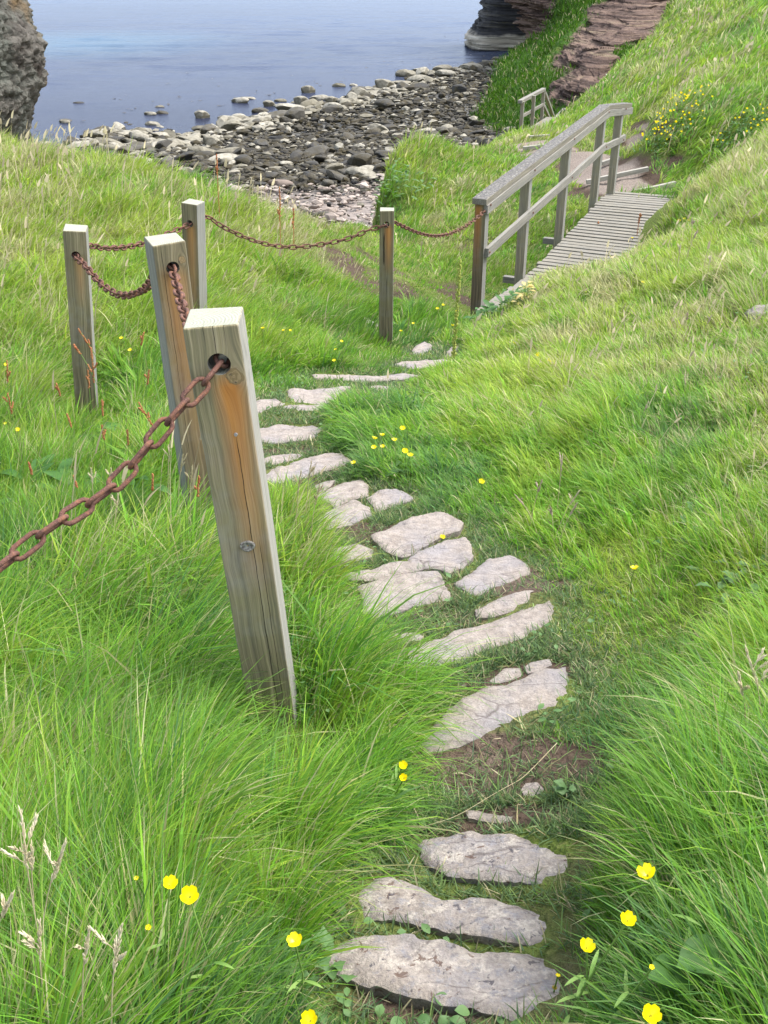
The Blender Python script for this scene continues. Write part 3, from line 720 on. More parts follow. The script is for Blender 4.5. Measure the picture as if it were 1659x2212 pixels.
# ------------------------------------------------------------------ grass
# zone table: px, py, length, density, dry, hue(-1 blue .. 1 yellow), lean dir deg (0=right, 90=away), lean deg, curl deg
Z_ = [
 (60,2150,.26,1,.10,.1,70,18,45),(300,2050,.28,1,.06,.0,60,18,45),(520,2150,.16,1,.03,-.4,20,22,50),(620,2000,.24,1,.05,-.2,20,25,50),
 (100,1800,.30,1,.10,.35,45,25,55),(350,1800,.32,1,.06,.15,40,25,60),(600,1750,.30,1,.05,.1,10,30,60),(780,1750,.26,1,.06,-.1,-10,35,60),
 (780,1300,.12,1,.08,.3,0,25,45),(830,1400,.15,1,.06,.3,0,28,50),(725,1180,.10,1,.1,.4,0,25,45),(880,1490,.22,1,.08,.3,-5,40,70),(620,1060,.07,1,.1,.2,0,25,40),(640,1090,.10,1,.1,.2,0,25,40),(700,1500,.36,1.1,.06,.35,0,38,65),(820,1560,.34,1.1,.10,.3,-8,42,70),(730,1400,.19,1,.08,.4,0,30,55),(770,1350,.12,1,.08,.3,0,28,50),(800,1450,.18,1,.08,.3,0,32,60),(700,1300,.17,1,.08,.3,0,28,50),(670,1250,.24,1,.10,.4,0,28,55),(640,1160,.20,1,.15,.5,10,25,50),
 (100,1550,.34,1,.10,.4,20,38,60),(350,1500,.36,1,.08,.25,15,38,60),(150,1350,.34,1,.12,.35,20,38,60),(350,1300,.32,1,.18,.4,20,38,60),(400,1180,.28,1,.2,.4,20,30,50),
 (60,1150,.22,1,.05,-.4,40,20,40),(250,1120,.22,1,.06,-.3,40,20,40),(100,1000,.26,1,.08,-.05,40,20,40),(300,980,.26,1,.10,.0,30,22,45),(60,880,.26,1,.12,.2,30,25,50),(320,870,.26,1,.08,-.15,0,30,50),
 (100,700,.26,1,.2,.7,25,28,55),(300,720,.28,1,.15,.5,20,30,55),(560,720,.24,1,.1,.2,0,25,50),(640,760,.20,1,.05,.1,0,25,50),(560,640,.26,1,.18,.6,0,30,55),(650,820,.10,1,.1,.1,0,25,40),
 (100,560,.26,1,.36,.8,25,28,55),(350,580,.26,1,.2,.75,20,28,55),(560,540,.26,1,.28,.75,10,28,55),(50,430,.28,1,.5,.8,25,28,55),(250,420,.28,1,.22,.6,20,28,50),(420,450,.28,1,.25,.6,15,28,50),(60,320,.32,1,.9,.7,25,25,45),(250,355,.32,1,.85,.7,20,25,45),(480,430,.26,1,.65,.6,15,25,45),(600,500,.24,1,.6,.6,10,25,50),
 (700,680,.22,1,.1,.1,0,25,45),(900,690,.20,1,.05,-.1,20,20,40),(770,720,.2,1,.05,-.1,10,20,40),(680,600,.24,1,.3,.5,0,30,50),(900,590,.12,.7,.1,-.1,0,25,40),(850,560,.10,.6,.2,.1,0,25,40),(880,645,.05,.6,.2,.1,0,25,40),(940,635,.06,.6,.2,.1,0,25,40),(800,605,.07,.6,.2,.1,0,25,40),(740,560,.1,.8,.3,.3,0,25,40),(870,670,.08,.8,.1,0,0,25,40),
 (880,830,.10,1,.08,.3,200,30,50),(760,870,.16,1,.05,-.3,200,35,55),(850,900,.17,1,.03,-.6,200,35,55),(760,950,.18,1,.04,-.6,205,40,60),(900,980,.13,1,.04,-.2,190,35,55),(980,1070,.10,1.1,.03,-.8,170,35,55),(1010,900,.16,1,.08,.45,190,35,55),(1060,1130,.08,1,.05,-.5,180,35,45),
 (1100,850,.16,1,.12,.6,150,30,50),(1000,830,.14,1,.15,.5,180,30,50),(1250,950,.16,1,.08,.35,150,32,50),(1200,1020,.14,1,.05,.2,150,30,50),(1250,820,.15,1,.2,.7,140,28,50),(1100,760,.15,1,.2,.6,150,28,50),
 (1350,1100,.16,1,.06,.0,140,32,55),(1500,1100,.13,1,.1,.3,140,30,50),(1500,900,.12,1,.15,-.1,120,28,50),(1450,760,.13,1,.28,.7,120,28,50),(1600,850,.12,1,.35,.55,120,28,50),(1630,1000,.12,1,.25,.5,120,28,50),(1600,1150,.14,1,.15,.3,150,30,50),
 (1250,1150,.10,1,.05,.0,150,30,45),(1350,1260,.06,1,.08,.8,150,35,40),(1250,1320,.05,1,.12,.6,150,35,40),(1450,1250,.08,1,.06,.35,150,35,45),(1600,1300,.10,1,.05,.1,160,35,50),(1350,1400,.06,1,.05,.0,150,38,40),(1300,1500,.055,1.1,.04,-.5,160,38,40),(1280,1600,.06,1.1,.05,-.5,170,38,40),(1450,1500,.07,1,.08,-.1,160,38,50),(1500,1400,.07,1,.06,.2,160,35,45),(1560,1340,.09,1,.06,.2,160,35,45),(1500,1570,.10,1,.06,.0,160,35,45),(1400,1600,.06,1,.05,-.2,160,38,45),(1420,1700,.13,1,.05,-.1,160,32,45),(1610,1480,.17,1,.1,.3,165,36,50),
 (1500,1650,.22,1,.1,.1,160,34,52),(1350,1680,.08,1,.05,-.1,170,35,50),(1270,1700,.06,1,.05,-.3,170,35,50),(1640,1650,.25,1,.15,.3,165,40,60),(1400,1850,.20,1,.08,-.05,150,22,40),(1235,1850,.10,1,.06,-.2,175,25,45),(1240,2000,.12,1,.06,-.2,175,25,45),(1245,2120,.12,1,.06,-.2,175,25,45),(1320,1920,.15,1,.06,-.1,160,22,45),(1275,1990,.11,1,.06,-.1,160,24,45),(1550,1850,.25,1,.06,-.1,140,24,42),(1600,2050,.24,1,.05,-.15,120,20,40),(1350,2080,.17,1,.05,-.2,150,18,38),(1500,2180,.22,1,.04,-.3,140,22,45),
 (1000,1560,.05,.7,.08,-.5,0,40,30),(1100,1440,.05,.7,.08,-.4,0,40,30),(1100,1580,.06,.9,.08,-.4,0,40,40),(1000,1700,.07,.8,.08,-.3,0,40,40),(1200,1740,.07,1,.05,-.3,180,38,40),(880,1820,.09,1,.05,-.45,0,38,40),(900,1740,.16,1,.05,-.2,0,38,50),(1000,1880,.05,1,.06,-.4,0,40,30),(780,1960,.06,1.1,.04,-.7,10,38,40),(700,2130,.055,1.1,.04,-.8,20,38,40),(950,2010,.05,1,.06,-.4,0,40,30),(870,2190,.05,.9,.06,-.7,0,38,40),
 (950,1340,.05,.9,.15,-.1,0,40,30),(860,1200,.05,1,.06,-.2,0,40,30),(780,1130,.05,.8,.12,-.1,0,40,30),(620,900,.05,.9,.2,.0,0,40,30),(620,970,.05,.7,.3,.2,0,40,30),(800,840,.05,.8,.2,.1,0,40,30),
 (880,380,.24,1,.12,.3,0,25,45),(860,440,.22,1,.1,.1,20,25,45),(900,330,.28,1,.25,.4,0,25,45),(1000,310,.26,1,.4,.5,0,25,45),(1000,430,.18,1,.35,.4,0,25,45),(1090,350,.18,1,.15,.3,0,25,45),(950,500,.18,1,.3,.4,0,25,45),(1100,300,.2,1,.25,.4,0,25,45),(1200,430,.14,.9,.15,.2,0,25,45),
 (1500,560,.16,1,.18,.7,120,28,50),(1300,620,.15,1,.3,.7,130,28,50),(1200,690,.15,1,.3,.6,130,28,50),(1600,600,.18,1,.25,.7,120,28,50),(1600,450,.24,1,.22,.55,100,25,45),(1500,460,.2,1,.35,.6,100,25,45),(1640,350,.24,1,.35,.6,100,25,45),
 (1450,340,.28,1,.1,-.1,0,30,55),(1440,280,.24,1,.15,.3,0,30,55),(1560,280,.22,1,.12,.2,0,28,50),(1620,200,.26,1,.12,.2,0,28,50),(1550,150,.26,1,.3,.4,0,28,50),(1480,200,.26,1,.35,.5,0,28,50),(1640,60,.3,1,.15,.1,0,28,50),(1500,50,.3,1,.25,.4,0,28,50),(1400,170,.28,1,.25,.4,0,28,50),(1340,220,.28,1,.15,.3,0,28,50),(1250,270,.2,1,.1,.3,0,25,45),
]
for (px_, py_) in ((600,1590),(560,1600),(650,1590),(590,1640),(640,1640),(540,1560)): Z_.append((px_, py_, .09, 1, .08, .0, 0, 22, 45))
for (px_, py_) in ((437,1125),(410,1130),(470,1130),(437,1160),(400,1100),(190,915),(165,915),(215,915),(833,785),(810,785),(860,785)): Z_.append((px_, py_, .08, 1, .08, -.1, 0, 22, 45))
Z_ = np.array(Z_, float)
_zp = np.array([gp(a[0], a[1])[:2] for a in Z_])
_za, _zs, _ = tcoord(_zp[:, 0], _zp[:, 1])
def zones(x, y):
    out = np.empty((len(x), Z_.shape[1]))
    lean = np.stack([np.cos(np.radians(Z_[:, 6])), np.sin(np.radians(Z_[:, 6]))], 1)
    dat = np.c_[Z_[:, 2:6], lean, Z_[:, 7:9]]
    for i in range(0, len(x), 30000):
        a, s, _ = tcoord(x[i:i+30000], y[i:i+30000])
        a = a + .05 * fbm(x[i:i+30000]*3, y[i:i+30000]*3, 5, 3, 61); s = s + .05 * fbm(x[i:i+30000]*3, y[i:i+30000]*3, 9, 3, 62)
        w = 1 / ((a[:, None] - _za)**2 + (s[:, None] - _zs)**2 + .0004)**2.6
        w /= w.sum(1)[:, None]
        out[i:i+30000, :dat.shape[1]] = w @ dat
    return out[:, :dat.shape[1]]

PAL = np.array([(.055, .160, .055), (.140, .345, .020), (.315, .405, .046)])     # blue-green, fresh, yellow-green
STRAWC = np.array([(.46, .41, .24), (.54, .48, .30), (.38, .32, .17)])
def blades(x, y, L, W, lean, tilt, curl, col, roots, seg=3, tipcol=None):
    n = len(x)
    ks = np.linspace(0, 1, seg + 1)
    P = np.zeros((n, seg + 1, 3)); P[:, 0] = roots
    dirx, diry = np.cos(lean), np.sin(lean)
    for k in range(1, seg + 1):
        th = tilt + curl * ((k - .5) / seg)**1.4
        st = L / seg
        P[:, k, 0] = P[:, k-1, 0] + np.sin(th) * dirx * st
        P[:, k, 1] = P[:, k-1, 1] + np.sin(th) * diry * st
        P[:, k, 2] = P[:, k-1, 2] + np.cos(th) * st
    ro = lean + np.pi/2 + rng.normal(0, .7, n)
    sx, sy = np.cos(ro), np.sin(ro)
    wid = {2: [.9, .8, 0], 3: [.8, 1, .75, 0], 4: [.75, 1, .9, .6, 0]}[seg]
    S = np.stack([sx, sy, np.zeros(n)], 1)
    nv = 2 * seg + 1
    V = np.empty((n, nv, 3))
    for k in range(seg):
        V[:, 2*k] = P[:, k] - S * (W * wid[k] / 2)[:, None]
        V[:, 2*k+1] = P[:, k] + S * (W * wid[k] / 2)[:, None]
    V[:, 2*seg] = P[:, seg]
    b = (np.arange(n) * nv)[:, None]
    Q = np.concatenate([b + np.array([[2*k, 2*k+1, 2*k+3, 2*k+2]]) for k in range(seg - 1)])
    T = b + np.array([[2*seg-2, 2*seg-1, 2*seg]])
    C = np.repeat(col[:, None], nv, 1)
    C[:, -3:] = C[:, -3:] * 1.0 if tipcol is None else tipcol[:, None]
    return V.reshape(-1, 3), Q, T, C.reshape(-1, 3)

def tid2(t): return (np.sin(t * 127.1 + 3.7) * 43758.5) % 1.0
def tussock(x, y):
    """offset from the nearest tuft centre (unit-ish), radius 0..1 and a random id"""
    c = np.maximum(.13, .035 * y)
    lv = np.round(np.log2(c / .13)); c = .13 * 2.0**lv
    gx, gy = np.floor(x / c).astype(np.int64), np.floor(y / c).astype(np.int64)
    best = np.full(len(x), 9.0); ox = np.zeros(len(x)); oy = np.zeros(len(x)); idn = np.zeros(len(x))
    for a in (-1, 0, 1):
        for b in (-1, 0, 1):
            jx, jy = gx + a, gy + b; k = lv.astype(np.int64)
            px, py = jx + _h(jx, jy, k, 301), jy + _h(jx, jy, k, 302)
            dx, dy = x / c - px, y / c - py; d = dx*dx + dy*dy
            m = d < best
            best = np.where(m, d, best); ox = np.where(m, dx, ox); oy = np.where(m, dy, oy); idn = np.where(m, _h(jx, jy, k, 303), idn)
    r = np.sqrt(best)
    return ox * 1.6, oy * 1.6, np.clip(r / .6, 0, 1.2), idn
def build_grass():
    VS, QS, TS, CS, off = [], [], [], [], 0
    def emit(n, s0, s1, ulim, seg):
        nonlocal off
        u = rng.uniform(-ulim, ulim, n); s = rng.uniform(np.log(s0 + 1.5), np.log(s1 + 1.5), n)
        yy = np.exp(s); y = yy - 1.5; x = u * yy
        z = H(x, y)
        px, py, dep = proj(x, y, z)
        k = (px > -1000) & (px < 2660) & (py > -160) & (py < 3100) & (dep > .25)
        out = (px < -220) | (px > 1880) | (py > 2500)
        k &= ~out | (rng.uniform(0, 1, n) < .5)
        k &= ~((z < -6.0) & (y > 15)) 
        x, y, z = x[k], y[k], z[k]
        sf = np.where(y < 9, stone_field(x, y), 1.0)
        so = soil_at(x, y, sf); sa = spots(SANDY, x, y)
        patch = fbm(x * 6, y * 6, 2, 3, 31)
        p = 1 - np.where(y > 6, .86, .97) * sstep(.35, .75, so + .38 * patch) - sa * 1.3
        p = np.where(sf < .004, 0, p) * np.where((sf < .03) & (y < 7), .35, 1)
        zz = zones(x, y)
        p *= np.clip(zz[:, 1], 0, 1.2)
        # thin the turf out where the tread wears it
        under = bridge_mask(x, y)
        p = np.where(under, 0, p)
        k = rng.uniform(0, 1, len(x)) < p
        x, y, z, sf, so, zz = x[k], y[k], z[k], sf[k], so[k], zz[k]
        n = len(x)
        dist = np.sqrt(x*x + y*y + z*z)
        tx, ty, tr, tid = tussock(x, y)
        tus = fbm(x * 3.2, y * 3.2, 4, 2, 51); tus2 = fbm(x * 9, y * 9, 4, 2, 52)
        tl = np.clip((zz[:, 0] - .07) / .12, 0, 1)
        L = zz[:, 0] * rng.uniform(.45, 1.2, n) * (1 + .30 * tus + .15 * tus2) * (1 + tl * (.55 * (tid - .5)))
        near = sstep(.16, .02, sf)
        L = L * (1 - .55 * near * (zz[:, 0] < .2)) * (1 - .5 * np.clip(so, 0, 1))
        L = np.maximum(L, .025)
        W = np.maximum(.0023, .00088 * dist) * np.exp(rng.normal(0, .42, n)) * (1 - .2*(L < .09))
        W = np.where((rng.uniform(0, 1, n) < .12) & (L > .12) & (y < 4), W * 1.8, W)
        wl = .75
        lean = np.arctan2(zz[:, 5] * wl + ty * 1.0, zz[:, 4] * wl + tx * 1.0) + .9 * fbm(x * 2.2, y * 2.2, 6, 3, 71) + rng.normal(0, .6, n)
        tilt = np.radians(zz[:, 6]) * rng.uniform(.2, 1.4, n) * (.45 + .75 * tr) + np.abs(rng.normal(0, .16, n))
        curl = np.radians(zz[:, 7]) * rng.uniform(.4, 1.5, n)
        hue = np.clip(zz[:, 3] - .28 * (y < 3.2) + .5 * fbm(x * 1.7, y * 1.7, 8, 3, 81) + rng.normal(0, .34, n) + .9 * (tid2(tid) - .5), -1, 1)
        h = (hue + 1)
        col = np.where((h < 1)[:, None], PAL[0] + (PAL[1] - PAL[0]) * h[:, None], PAL[1] + (PAL[2] - PAL[1]) * (h - 1)[:, None])
        dryp = np.clip(zz[:, 2] * 1.0 * (1.15 + 1.5 * fbm(x * 2.6, y * 2.6, 1, 3, 91)) + .015, .015, .9)
        dry = rng.uniform(0, 1, n) < np.clip(dryp * (.4 + 1.6 * tid2(tid * 3.3)), 0, .92)
        straw = STRAWC[rng.integers(0, 3, n)]
        col = np.where(dry[:, None], straw * .85 + col * .15, col)
        col = col * np.clip(np.exp(rng.normal(0, .23, n)), .5, 1.7)[:, None]
        tip = col * .78 + .22 * np.array([.27, .36, .07])
        roots = np.c_[x, y, z - .012]
        V, Q, T, C = blades(x, y, L, W, lean, tilt, curl, col, roots, seg, tip)
        VS.append(V); QS.append(Q + off); TS.append(T + off); CS.append(C); off += len(V)
    def tread(n):
        # short trodden blades matted round the slabs
        nonlocal off
        k = rng.integers(0, len(STONE_XY), n)
        o = np.array([STONE_XY[i][rng.integers(0, len(STONE_XY[i]))] for i in k])
        x, y = o[:, 0] + rng.normal(0, .105, n), o[:, 1] + rng.normal(0, .105, n)
        sf = stone_field(x, y); so = spots(SOIL, x, y)
        p = fbm(x*9, y*9, 3, 3, 131)
        q = (sf > -.004) & (rng.uniform(0, 1, n) < (1 - .85*sstep(.35, .75, so + .3*p))*np.where(sf < .022, .25, 1))
        x, y, sf = x[q], y[q], sf[q]; n = len(x)
        z = H(x, y)
        L = rng.uniform(.018, .065, n); W = rng.uniform(.0018, .0036, n)*np.maximum(1, y/3.2)
        h = rng.uniform(0, 1, n)[:, None]
        col = np.array([.085, .15, .075])*(1-h) + np.array([.17, .25, .075])*h
        st = rng.uniform(0, 1, n) < .13
        col = np.where(st[:, None], STRAWC[rng.integers(0, 3, n)]*.8, col)*np.exp(rng.normal(0, .28, n))[:, None]
        V, Q, T, C = blades(x, y, L, W, rng.uniform(0, 2*np.pi, n), rng.uniform(.4, 1.35, n), rng.uniform(-.3, 1.0, n), col, np.c_[x, y, z - .004], 3)
        VS.append(V); QS.append(Q + off); TS.append(T + off); CS.append(C); off += len(V)
    tread(135000)
    def stalks(n):
        # bleached flowering stems standing above the sward
        nonlocal off
        u = rng.uniform(-.46, .46, n); yy = np.exp(rng.uniform(np.log(4.2), np.log(36), n)); y = yy - 1.5; x = u*yy
        zz = zones(x, y); z = H(x, y)
        k = (rng.uniform(0, 1, n) < np.clip(zz[:, 2]*1.6 - .12, .02, 1)*(.5 + .8*fbm(x*1.1, y*1.1, 3, 2, 7))) & (z > -6) & (zz[:, 0] > .12) & ~bridge_mask(x, y) & (spots(SOIL, x, y) < .4)
        x, y, z, zz = x[k], y[k], z[k], zz[k]; n = len(x)
        L = zz[:, 0]*rng.uniform(1.1, 1.9, n); W = np.maximum(.003, .0009*y)*rng.uniform(.8, 1.3, n)
        col = np.array([.50, .42, .27])*np.exp(rng.normal(0, .22, n))[:, None]
        lean = rng.normal(.3, .8, n)
        V, Q, T, C = blades(x, y, L, W, lean, np.abs(rng.normal(.1, .12, n)), rng.uniform(.1, .7, n), col, np.c_[x, y, z], 3)
        VS.append(V); QS.append(Q + off); TS.append(T + off); CS.append(C); off += len(V)
        # the heads
        tip = V.reshape(n, -1, 3)[:, 6]; d = tip - V.reshape(n, -1, 3)[:, 4]; d /= np.linalg.norm(d, axis=1)[:, None] + 1e-9
        V, Q, T, C = blades(x, y, L*.22, W*2.6, lean, np.arccos(np.clip(d[:, 2], -1, 1)), np.full(n, .3), col*1.1, tip - d*(L*.15)[:, None], 3)
        VS.append(V); QS.append(Q + off); TS.append(T + off); CS.append(C); off += len(V)
    stalks(15000)
    emit(int(NB[0]*1.55), .3, 3.2, .65, 4)
    emit(int(NB[1]*1.3), 3.2, 9.5, .60, 3)
    emit(int(NB[2]*1.24), 9.5, 50, .62, 2)
    me = npmesh('grass', np.concatenate(VS), [np.concatenate(QS), np.concatenate(TS)], M_BLADE, False)
    attr(me, 'col', np.concatenate(CS))
    tag(obj('grass', me), 'windswept green and straw coloured grass covering the slope', None, None, 'stuff')
NB = (190000, 420000, 430000)

# ------------------------------------------------------------------ footbridge geometry shared with the grass mask
BR = [(1.05,10.15,-3.36),(1.05+2.01*.303,10.15+4.41*.303,-3.47),(1.05+2.01*.638,10.15+4.41*.638,-3.40),(3.06,14.56,-3.30),(3.40,15.05,-3.29)]
BR = np.array(BR)
_bd = np.array([2.01, 4.41]); _bd /= np.linalg.norm(_bd); _bn = np.array([_bd[1], -_bd[0]])
def bridge_mask(x, y):
    dx, dy = x - BR[0, 0], y - BR[0, 1]
    t = dx * _bd[0] + dy * _bd[1]; s = dx * _bn[0] + dy * _bn[1]
    return (t > -.35) & (t < 5.4) & (s > .0) & (s < 1.02 + .42 * np.clip((t - 2.6) / 2.0, 0, 1))

# ------------------------------------------------------------------ fence posts
def build_post(px, py, yt, bx, by, yb, yaw, w, label, hole, mat, knots=(), nails=(), deep=.28, holer=.023):
    top = Vector(at(px, py, yt)); base = Vector(at(bx, by, yb))
    zx = (top - base).normalized(); L = (top - base).length
    f = Vector((math.sin(R(yaw)), -math.cos(R(yaw)), 0))       # front normal
    xx = (-f).cross(zx).normalized(); yy = zx.cross(xx)
    Mx = Matrix((xx, yy, zx)).transposed().to_4x4(); Mx.translation = base
    root = thing('fence_post', base, label, 'post', 'wooden fence posts')
    root.matrix_world = Mx
    bm = bmesh.new()
    r = bmesh.ops.create_cube(bm, size=1)
    bmesh.ops.scale(bm, vec=(w, w, L + deep), verts=bm.verts)
    bmesh.ops.translate(bm, vec=(0, 0, (L - deep) / 2), verts=bm.verts)
    bmesh.ops.bevel(bm, geom=list(bm.edges), offset=.0060, segments=3, affect='EDGES', profile=.6)
    bmesh.ops.subdivide_edges(bm, edges=[e for e in bm.edges if e.calc_length() > .2], cuts=24)
    for v in bm.verts:
        c = v.co
        q = vn(c.x * 3, c.y * 3, c.z * 14, 13)
        s = 1 + .016 * float(q) + .008 * float(vn(c.x * 30, c.y * 30, c.z * 40, 15))
        c.x *= s; c.y *= s
        if c.z > L - .01: c.z += .004 * float(vn(c.x * 50, c.y * 50, 1, 14))
    me = bpy.data.meshes.new('post_body'); bm.to_mesh(me); bm.free()
    me.materials.append(mat)
    o = bpy.data.objects.new('post_body', me); COL.objects.link(o)
    hx, hz = hole
    cb = bmesh.new()
    bmesh.ops.create_cone(cb, cap_ends=True, segments=28, radius1=holer, radius2=holer, depth=w * 2, matrix=Matrix.Translation((hx, 0, L - hz)) @ Matrix.Rotation(R(90), 4, 'X'))
    cm = bpy.data.meshes.new('cut'); cb.to_mesh(cm); cb.free()
    co = bpy.data.objects.new('cut', cm); COL.objects.link(co)
    md = o.modifiers.new('b', 'BOOLEAN'); md.operation = 'DIFFERENCE'; md.object = co; md.solver = 'EXACT'
    dg = bpy.context.evaluated_depsgraph_get(); dg.update()
    me2 = bpy.data.meshes.new_from_object(o.evaluated_get(dg))
    o.modifiers.clear(); o.data = me2
    bpy.data.objects.remove(co)
    o.parent = root
    for (kx, kz, kr) in knots:
        m = MB()
        n = 20; an = np.linspace(0, 2*np.pi, n, endpoint=False)
        rings = []
        for rr, yy_ in ((1.0, .0), (.95, -.004), (.72, -.0045), (.6, -.001), (.3, -.002), (.02, .001)):
            q = kr * rr * (1 + .10 * vn(np.cos(an)*2, np.sin(an)*2, rr*3, 4))
            rings.append(np.stack([kx + q*np.cos(an), np.full(n, -w/2 + yy_), L - kz + q*np.sin(an)*.85], 1))
        m.add(np.concatenate(rings), grid_faces(n, len(rings), True))
        k = obj('knot', m.mesh('knot', M_KNOT), root)
    for (nx, nz, nr) in nails:
        b2 = bmesh.new()
        bmesh.ops.create_cone(b2, cap_ends=True, segments=12, radius1=nr, radius2=nr*.8, depth=.004, matrix=Matrix.Translation((nx, -w/2 - .001, L - nz)) @ Matrix.Rotation(R(90), 4, 'X'))
        bmobj('nail', b2, M_STEEL, root)
    return root, Mx, L, w
LA = 1.12
pA = dict(px=461, py=684, yt=1.99, bx=600, by=1575, yb=2.02, yaw=2, w=.115)
def plen(d): return float(np.linalg.norm(at(d['px'], d['py'], d['yt']) - at(d['bx'], d['by'], d['yb'])))
la = plen(pA)
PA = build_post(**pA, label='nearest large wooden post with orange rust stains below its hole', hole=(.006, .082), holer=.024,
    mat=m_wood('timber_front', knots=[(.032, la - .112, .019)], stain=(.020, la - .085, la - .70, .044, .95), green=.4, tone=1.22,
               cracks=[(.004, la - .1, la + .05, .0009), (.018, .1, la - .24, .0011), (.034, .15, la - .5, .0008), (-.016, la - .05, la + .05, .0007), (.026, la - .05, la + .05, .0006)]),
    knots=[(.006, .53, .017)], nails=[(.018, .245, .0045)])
pB = dict(px=355, py=516, yt=3.40, bx=437, by=1110, yb=3.46, yaw=26, w=.115)
lb = plen(pB)
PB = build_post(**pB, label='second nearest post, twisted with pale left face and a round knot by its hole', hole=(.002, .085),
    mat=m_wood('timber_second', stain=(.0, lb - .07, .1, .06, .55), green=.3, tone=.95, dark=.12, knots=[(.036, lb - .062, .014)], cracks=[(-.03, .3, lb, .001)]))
pC = dict(px=163, py=492, yt=5.30, bx=190, by=905, yb=5.36, yaw=9, w=.118)
lc = plen(pC)
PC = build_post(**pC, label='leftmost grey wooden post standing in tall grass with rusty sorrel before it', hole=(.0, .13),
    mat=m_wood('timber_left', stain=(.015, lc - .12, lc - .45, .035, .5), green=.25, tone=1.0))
pD = dict(px=417, py=436, yt=6.75, bx=428, by=800, yb=6.80, yaw=-19, w=.116)
ld = plen(pD)
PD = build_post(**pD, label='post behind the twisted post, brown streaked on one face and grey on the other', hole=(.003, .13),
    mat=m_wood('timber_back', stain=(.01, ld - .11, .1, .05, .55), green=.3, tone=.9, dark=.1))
pE = dict(px=836, py=452, yt=7.6, bx=833, by=772, yb=7.62, yaw=-1, w=.108)
le = plen(pE)
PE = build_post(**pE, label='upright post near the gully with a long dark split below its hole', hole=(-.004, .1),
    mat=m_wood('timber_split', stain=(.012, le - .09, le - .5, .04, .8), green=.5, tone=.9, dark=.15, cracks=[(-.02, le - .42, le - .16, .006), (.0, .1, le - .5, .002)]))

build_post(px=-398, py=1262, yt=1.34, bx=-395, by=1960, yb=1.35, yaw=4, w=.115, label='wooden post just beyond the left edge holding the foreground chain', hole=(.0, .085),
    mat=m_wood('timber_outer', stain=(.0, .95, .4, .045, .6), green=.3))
# ------------------------------------------------------------------ chains
def link_mesh(pitch=.056, wire=.0052, width=.0145):
    half = pitch / 2 + wire - width
    n1 = 7
    pts = []
    for k in range(n1): 
        a = -np.pi/2 + np.pi * k / (n1-1); pts.append((half + width*np.cos(a), width*np.sin(a), 0))
    for k in range(n1):
        a = np.pi/2 + np.pi * k / (n1-1); pts.append((-half + width*np.cos(a), width*np.sin(a), 0))
    P = np.array(pts); m = len(P); n = 8
    T = np.roll(P, -1, 0) - np.roll(P, 1, 0); T /= np.linalg.norm(T, axis=1)[:, None]
    B = np.array([0, 0, 1.]); A = np.cross(T, B)
    an = np.linspace(0, 2*np.pi, n, endpoint=False)
    V = P[:, None] + wire * (np.cos(an)[None, :, None]*A[:, None] + np.sin(an)[None, :, None]*B)
    i = np.arange(m)[:, None]*n; i2 = ((np.arange(m)+1) % m)[:, None]*n
    j = np.arange(n)[None]; j2 = (j+1) % n
    F = np.stack([i+j, i+j2, i2+j2, i2+j], -1).reshape(-1, 4)
    return npmesh('link', V.reshape(-1, 3), [F], M_RUST)
LINK = link_mesh()
def build_chain(pts3, label, roll=.7):
    P = np.array(pts3, float)
    # dense smooth polyline
    D = []
    for i in range(len(P) - 1):
        p0, p1, p2, p3 = P[max(i-1, 0)], P[i], P[i+1], P[min(i+2, len(P)-1)]
        for f in np.linspace(0, 1, 40, endpoint=False):
            D.append(.5*((2*p1)+(-p0+p2)*f+(2*p0-5*p1+4*p2-p3)*f**2+(-p0+3*p1-3*p2+p3)*f**3))
    D.append(P[-1]); D = np.array(D)
    # lay the chain as a smooth hanging curve
    for _ in range(60): D[1:-1] = .25*D[:-2] + .5*D[1:-1] + .25*D[2:]
    seg = np.linalg.norm(np.diff(D, axis=0), axis=1); cum = np.r_[0, np.cumsum(seg)]
    n = max(2, int(round(cum[-1] / .056)))
    root = thing('chain', D[0], label, 'chain', 'rusty chains slung between the posts')
    s = (np.arange(n) + .5) * cum[-1] / n
    for k in range(n):
        c = np.array([np.interp(s[k], cum, D[:, a]) for a in range(3)])
        e = .03
        t = Vector(np.array([np.interp(min(s[k]+e, cum[-1]), cum, D[:, a]) - np.interp(max(s[k]-e, 0), cum, D[:, a]) for a in range(3)])).normalized()
        ref = Vector((0, 0, 1)) if abs(t.z) < .95 else Vector((1, 0, 0))
        s1 = t.cross(ref).normalized(); s2 = s1.cross(t)
        a = roll + (k % 2) * math.pi/2 + random.uniform(-.16, .16)
        y = s1*math.cos(a) + s2*math.sin(a); z = t.cross(y)
        M = Matrix((t, y, z)).transposed().to_4x4(); M.translation = Vector(c) - Vector(D[0])
        o = bpy.data.objects.new('link', LINK); COL.objects.link(o); o.parent = root
        o.matrix_local = M
    return root
def hp(post, dx, dz, side):      # hole mouth of a post (side -1 front, 1 back)
    r, M, L, w = post
    return np.array(M @ Vector((dx, side * w * .5, L - dz)))
hA0, hA1 = hp(PA, .0, .09, -1), hp(PA, .006, .085, 1)
ch = lambda L: [at(*a) for a in L]
build_chain([hp(PA, .008, .086, .2), hA0] + ch([(372,902,1.84),(310,975,1.79),(249,1045,1.74),(180,1096,1.69),(115,1136,1.64),(55,1182,1.60),(0,1225,1.56),(-70,1275,1.50),(-150,1322,1.44),(-260,1360,1.36),(-380,1362,1.27)]),
            'heavy rusty chain in the foreground hanging left from the nearest post')
hB0, hB1 = hp(PB, .0, .09, -1), hp(PB, .0, .085, 1)
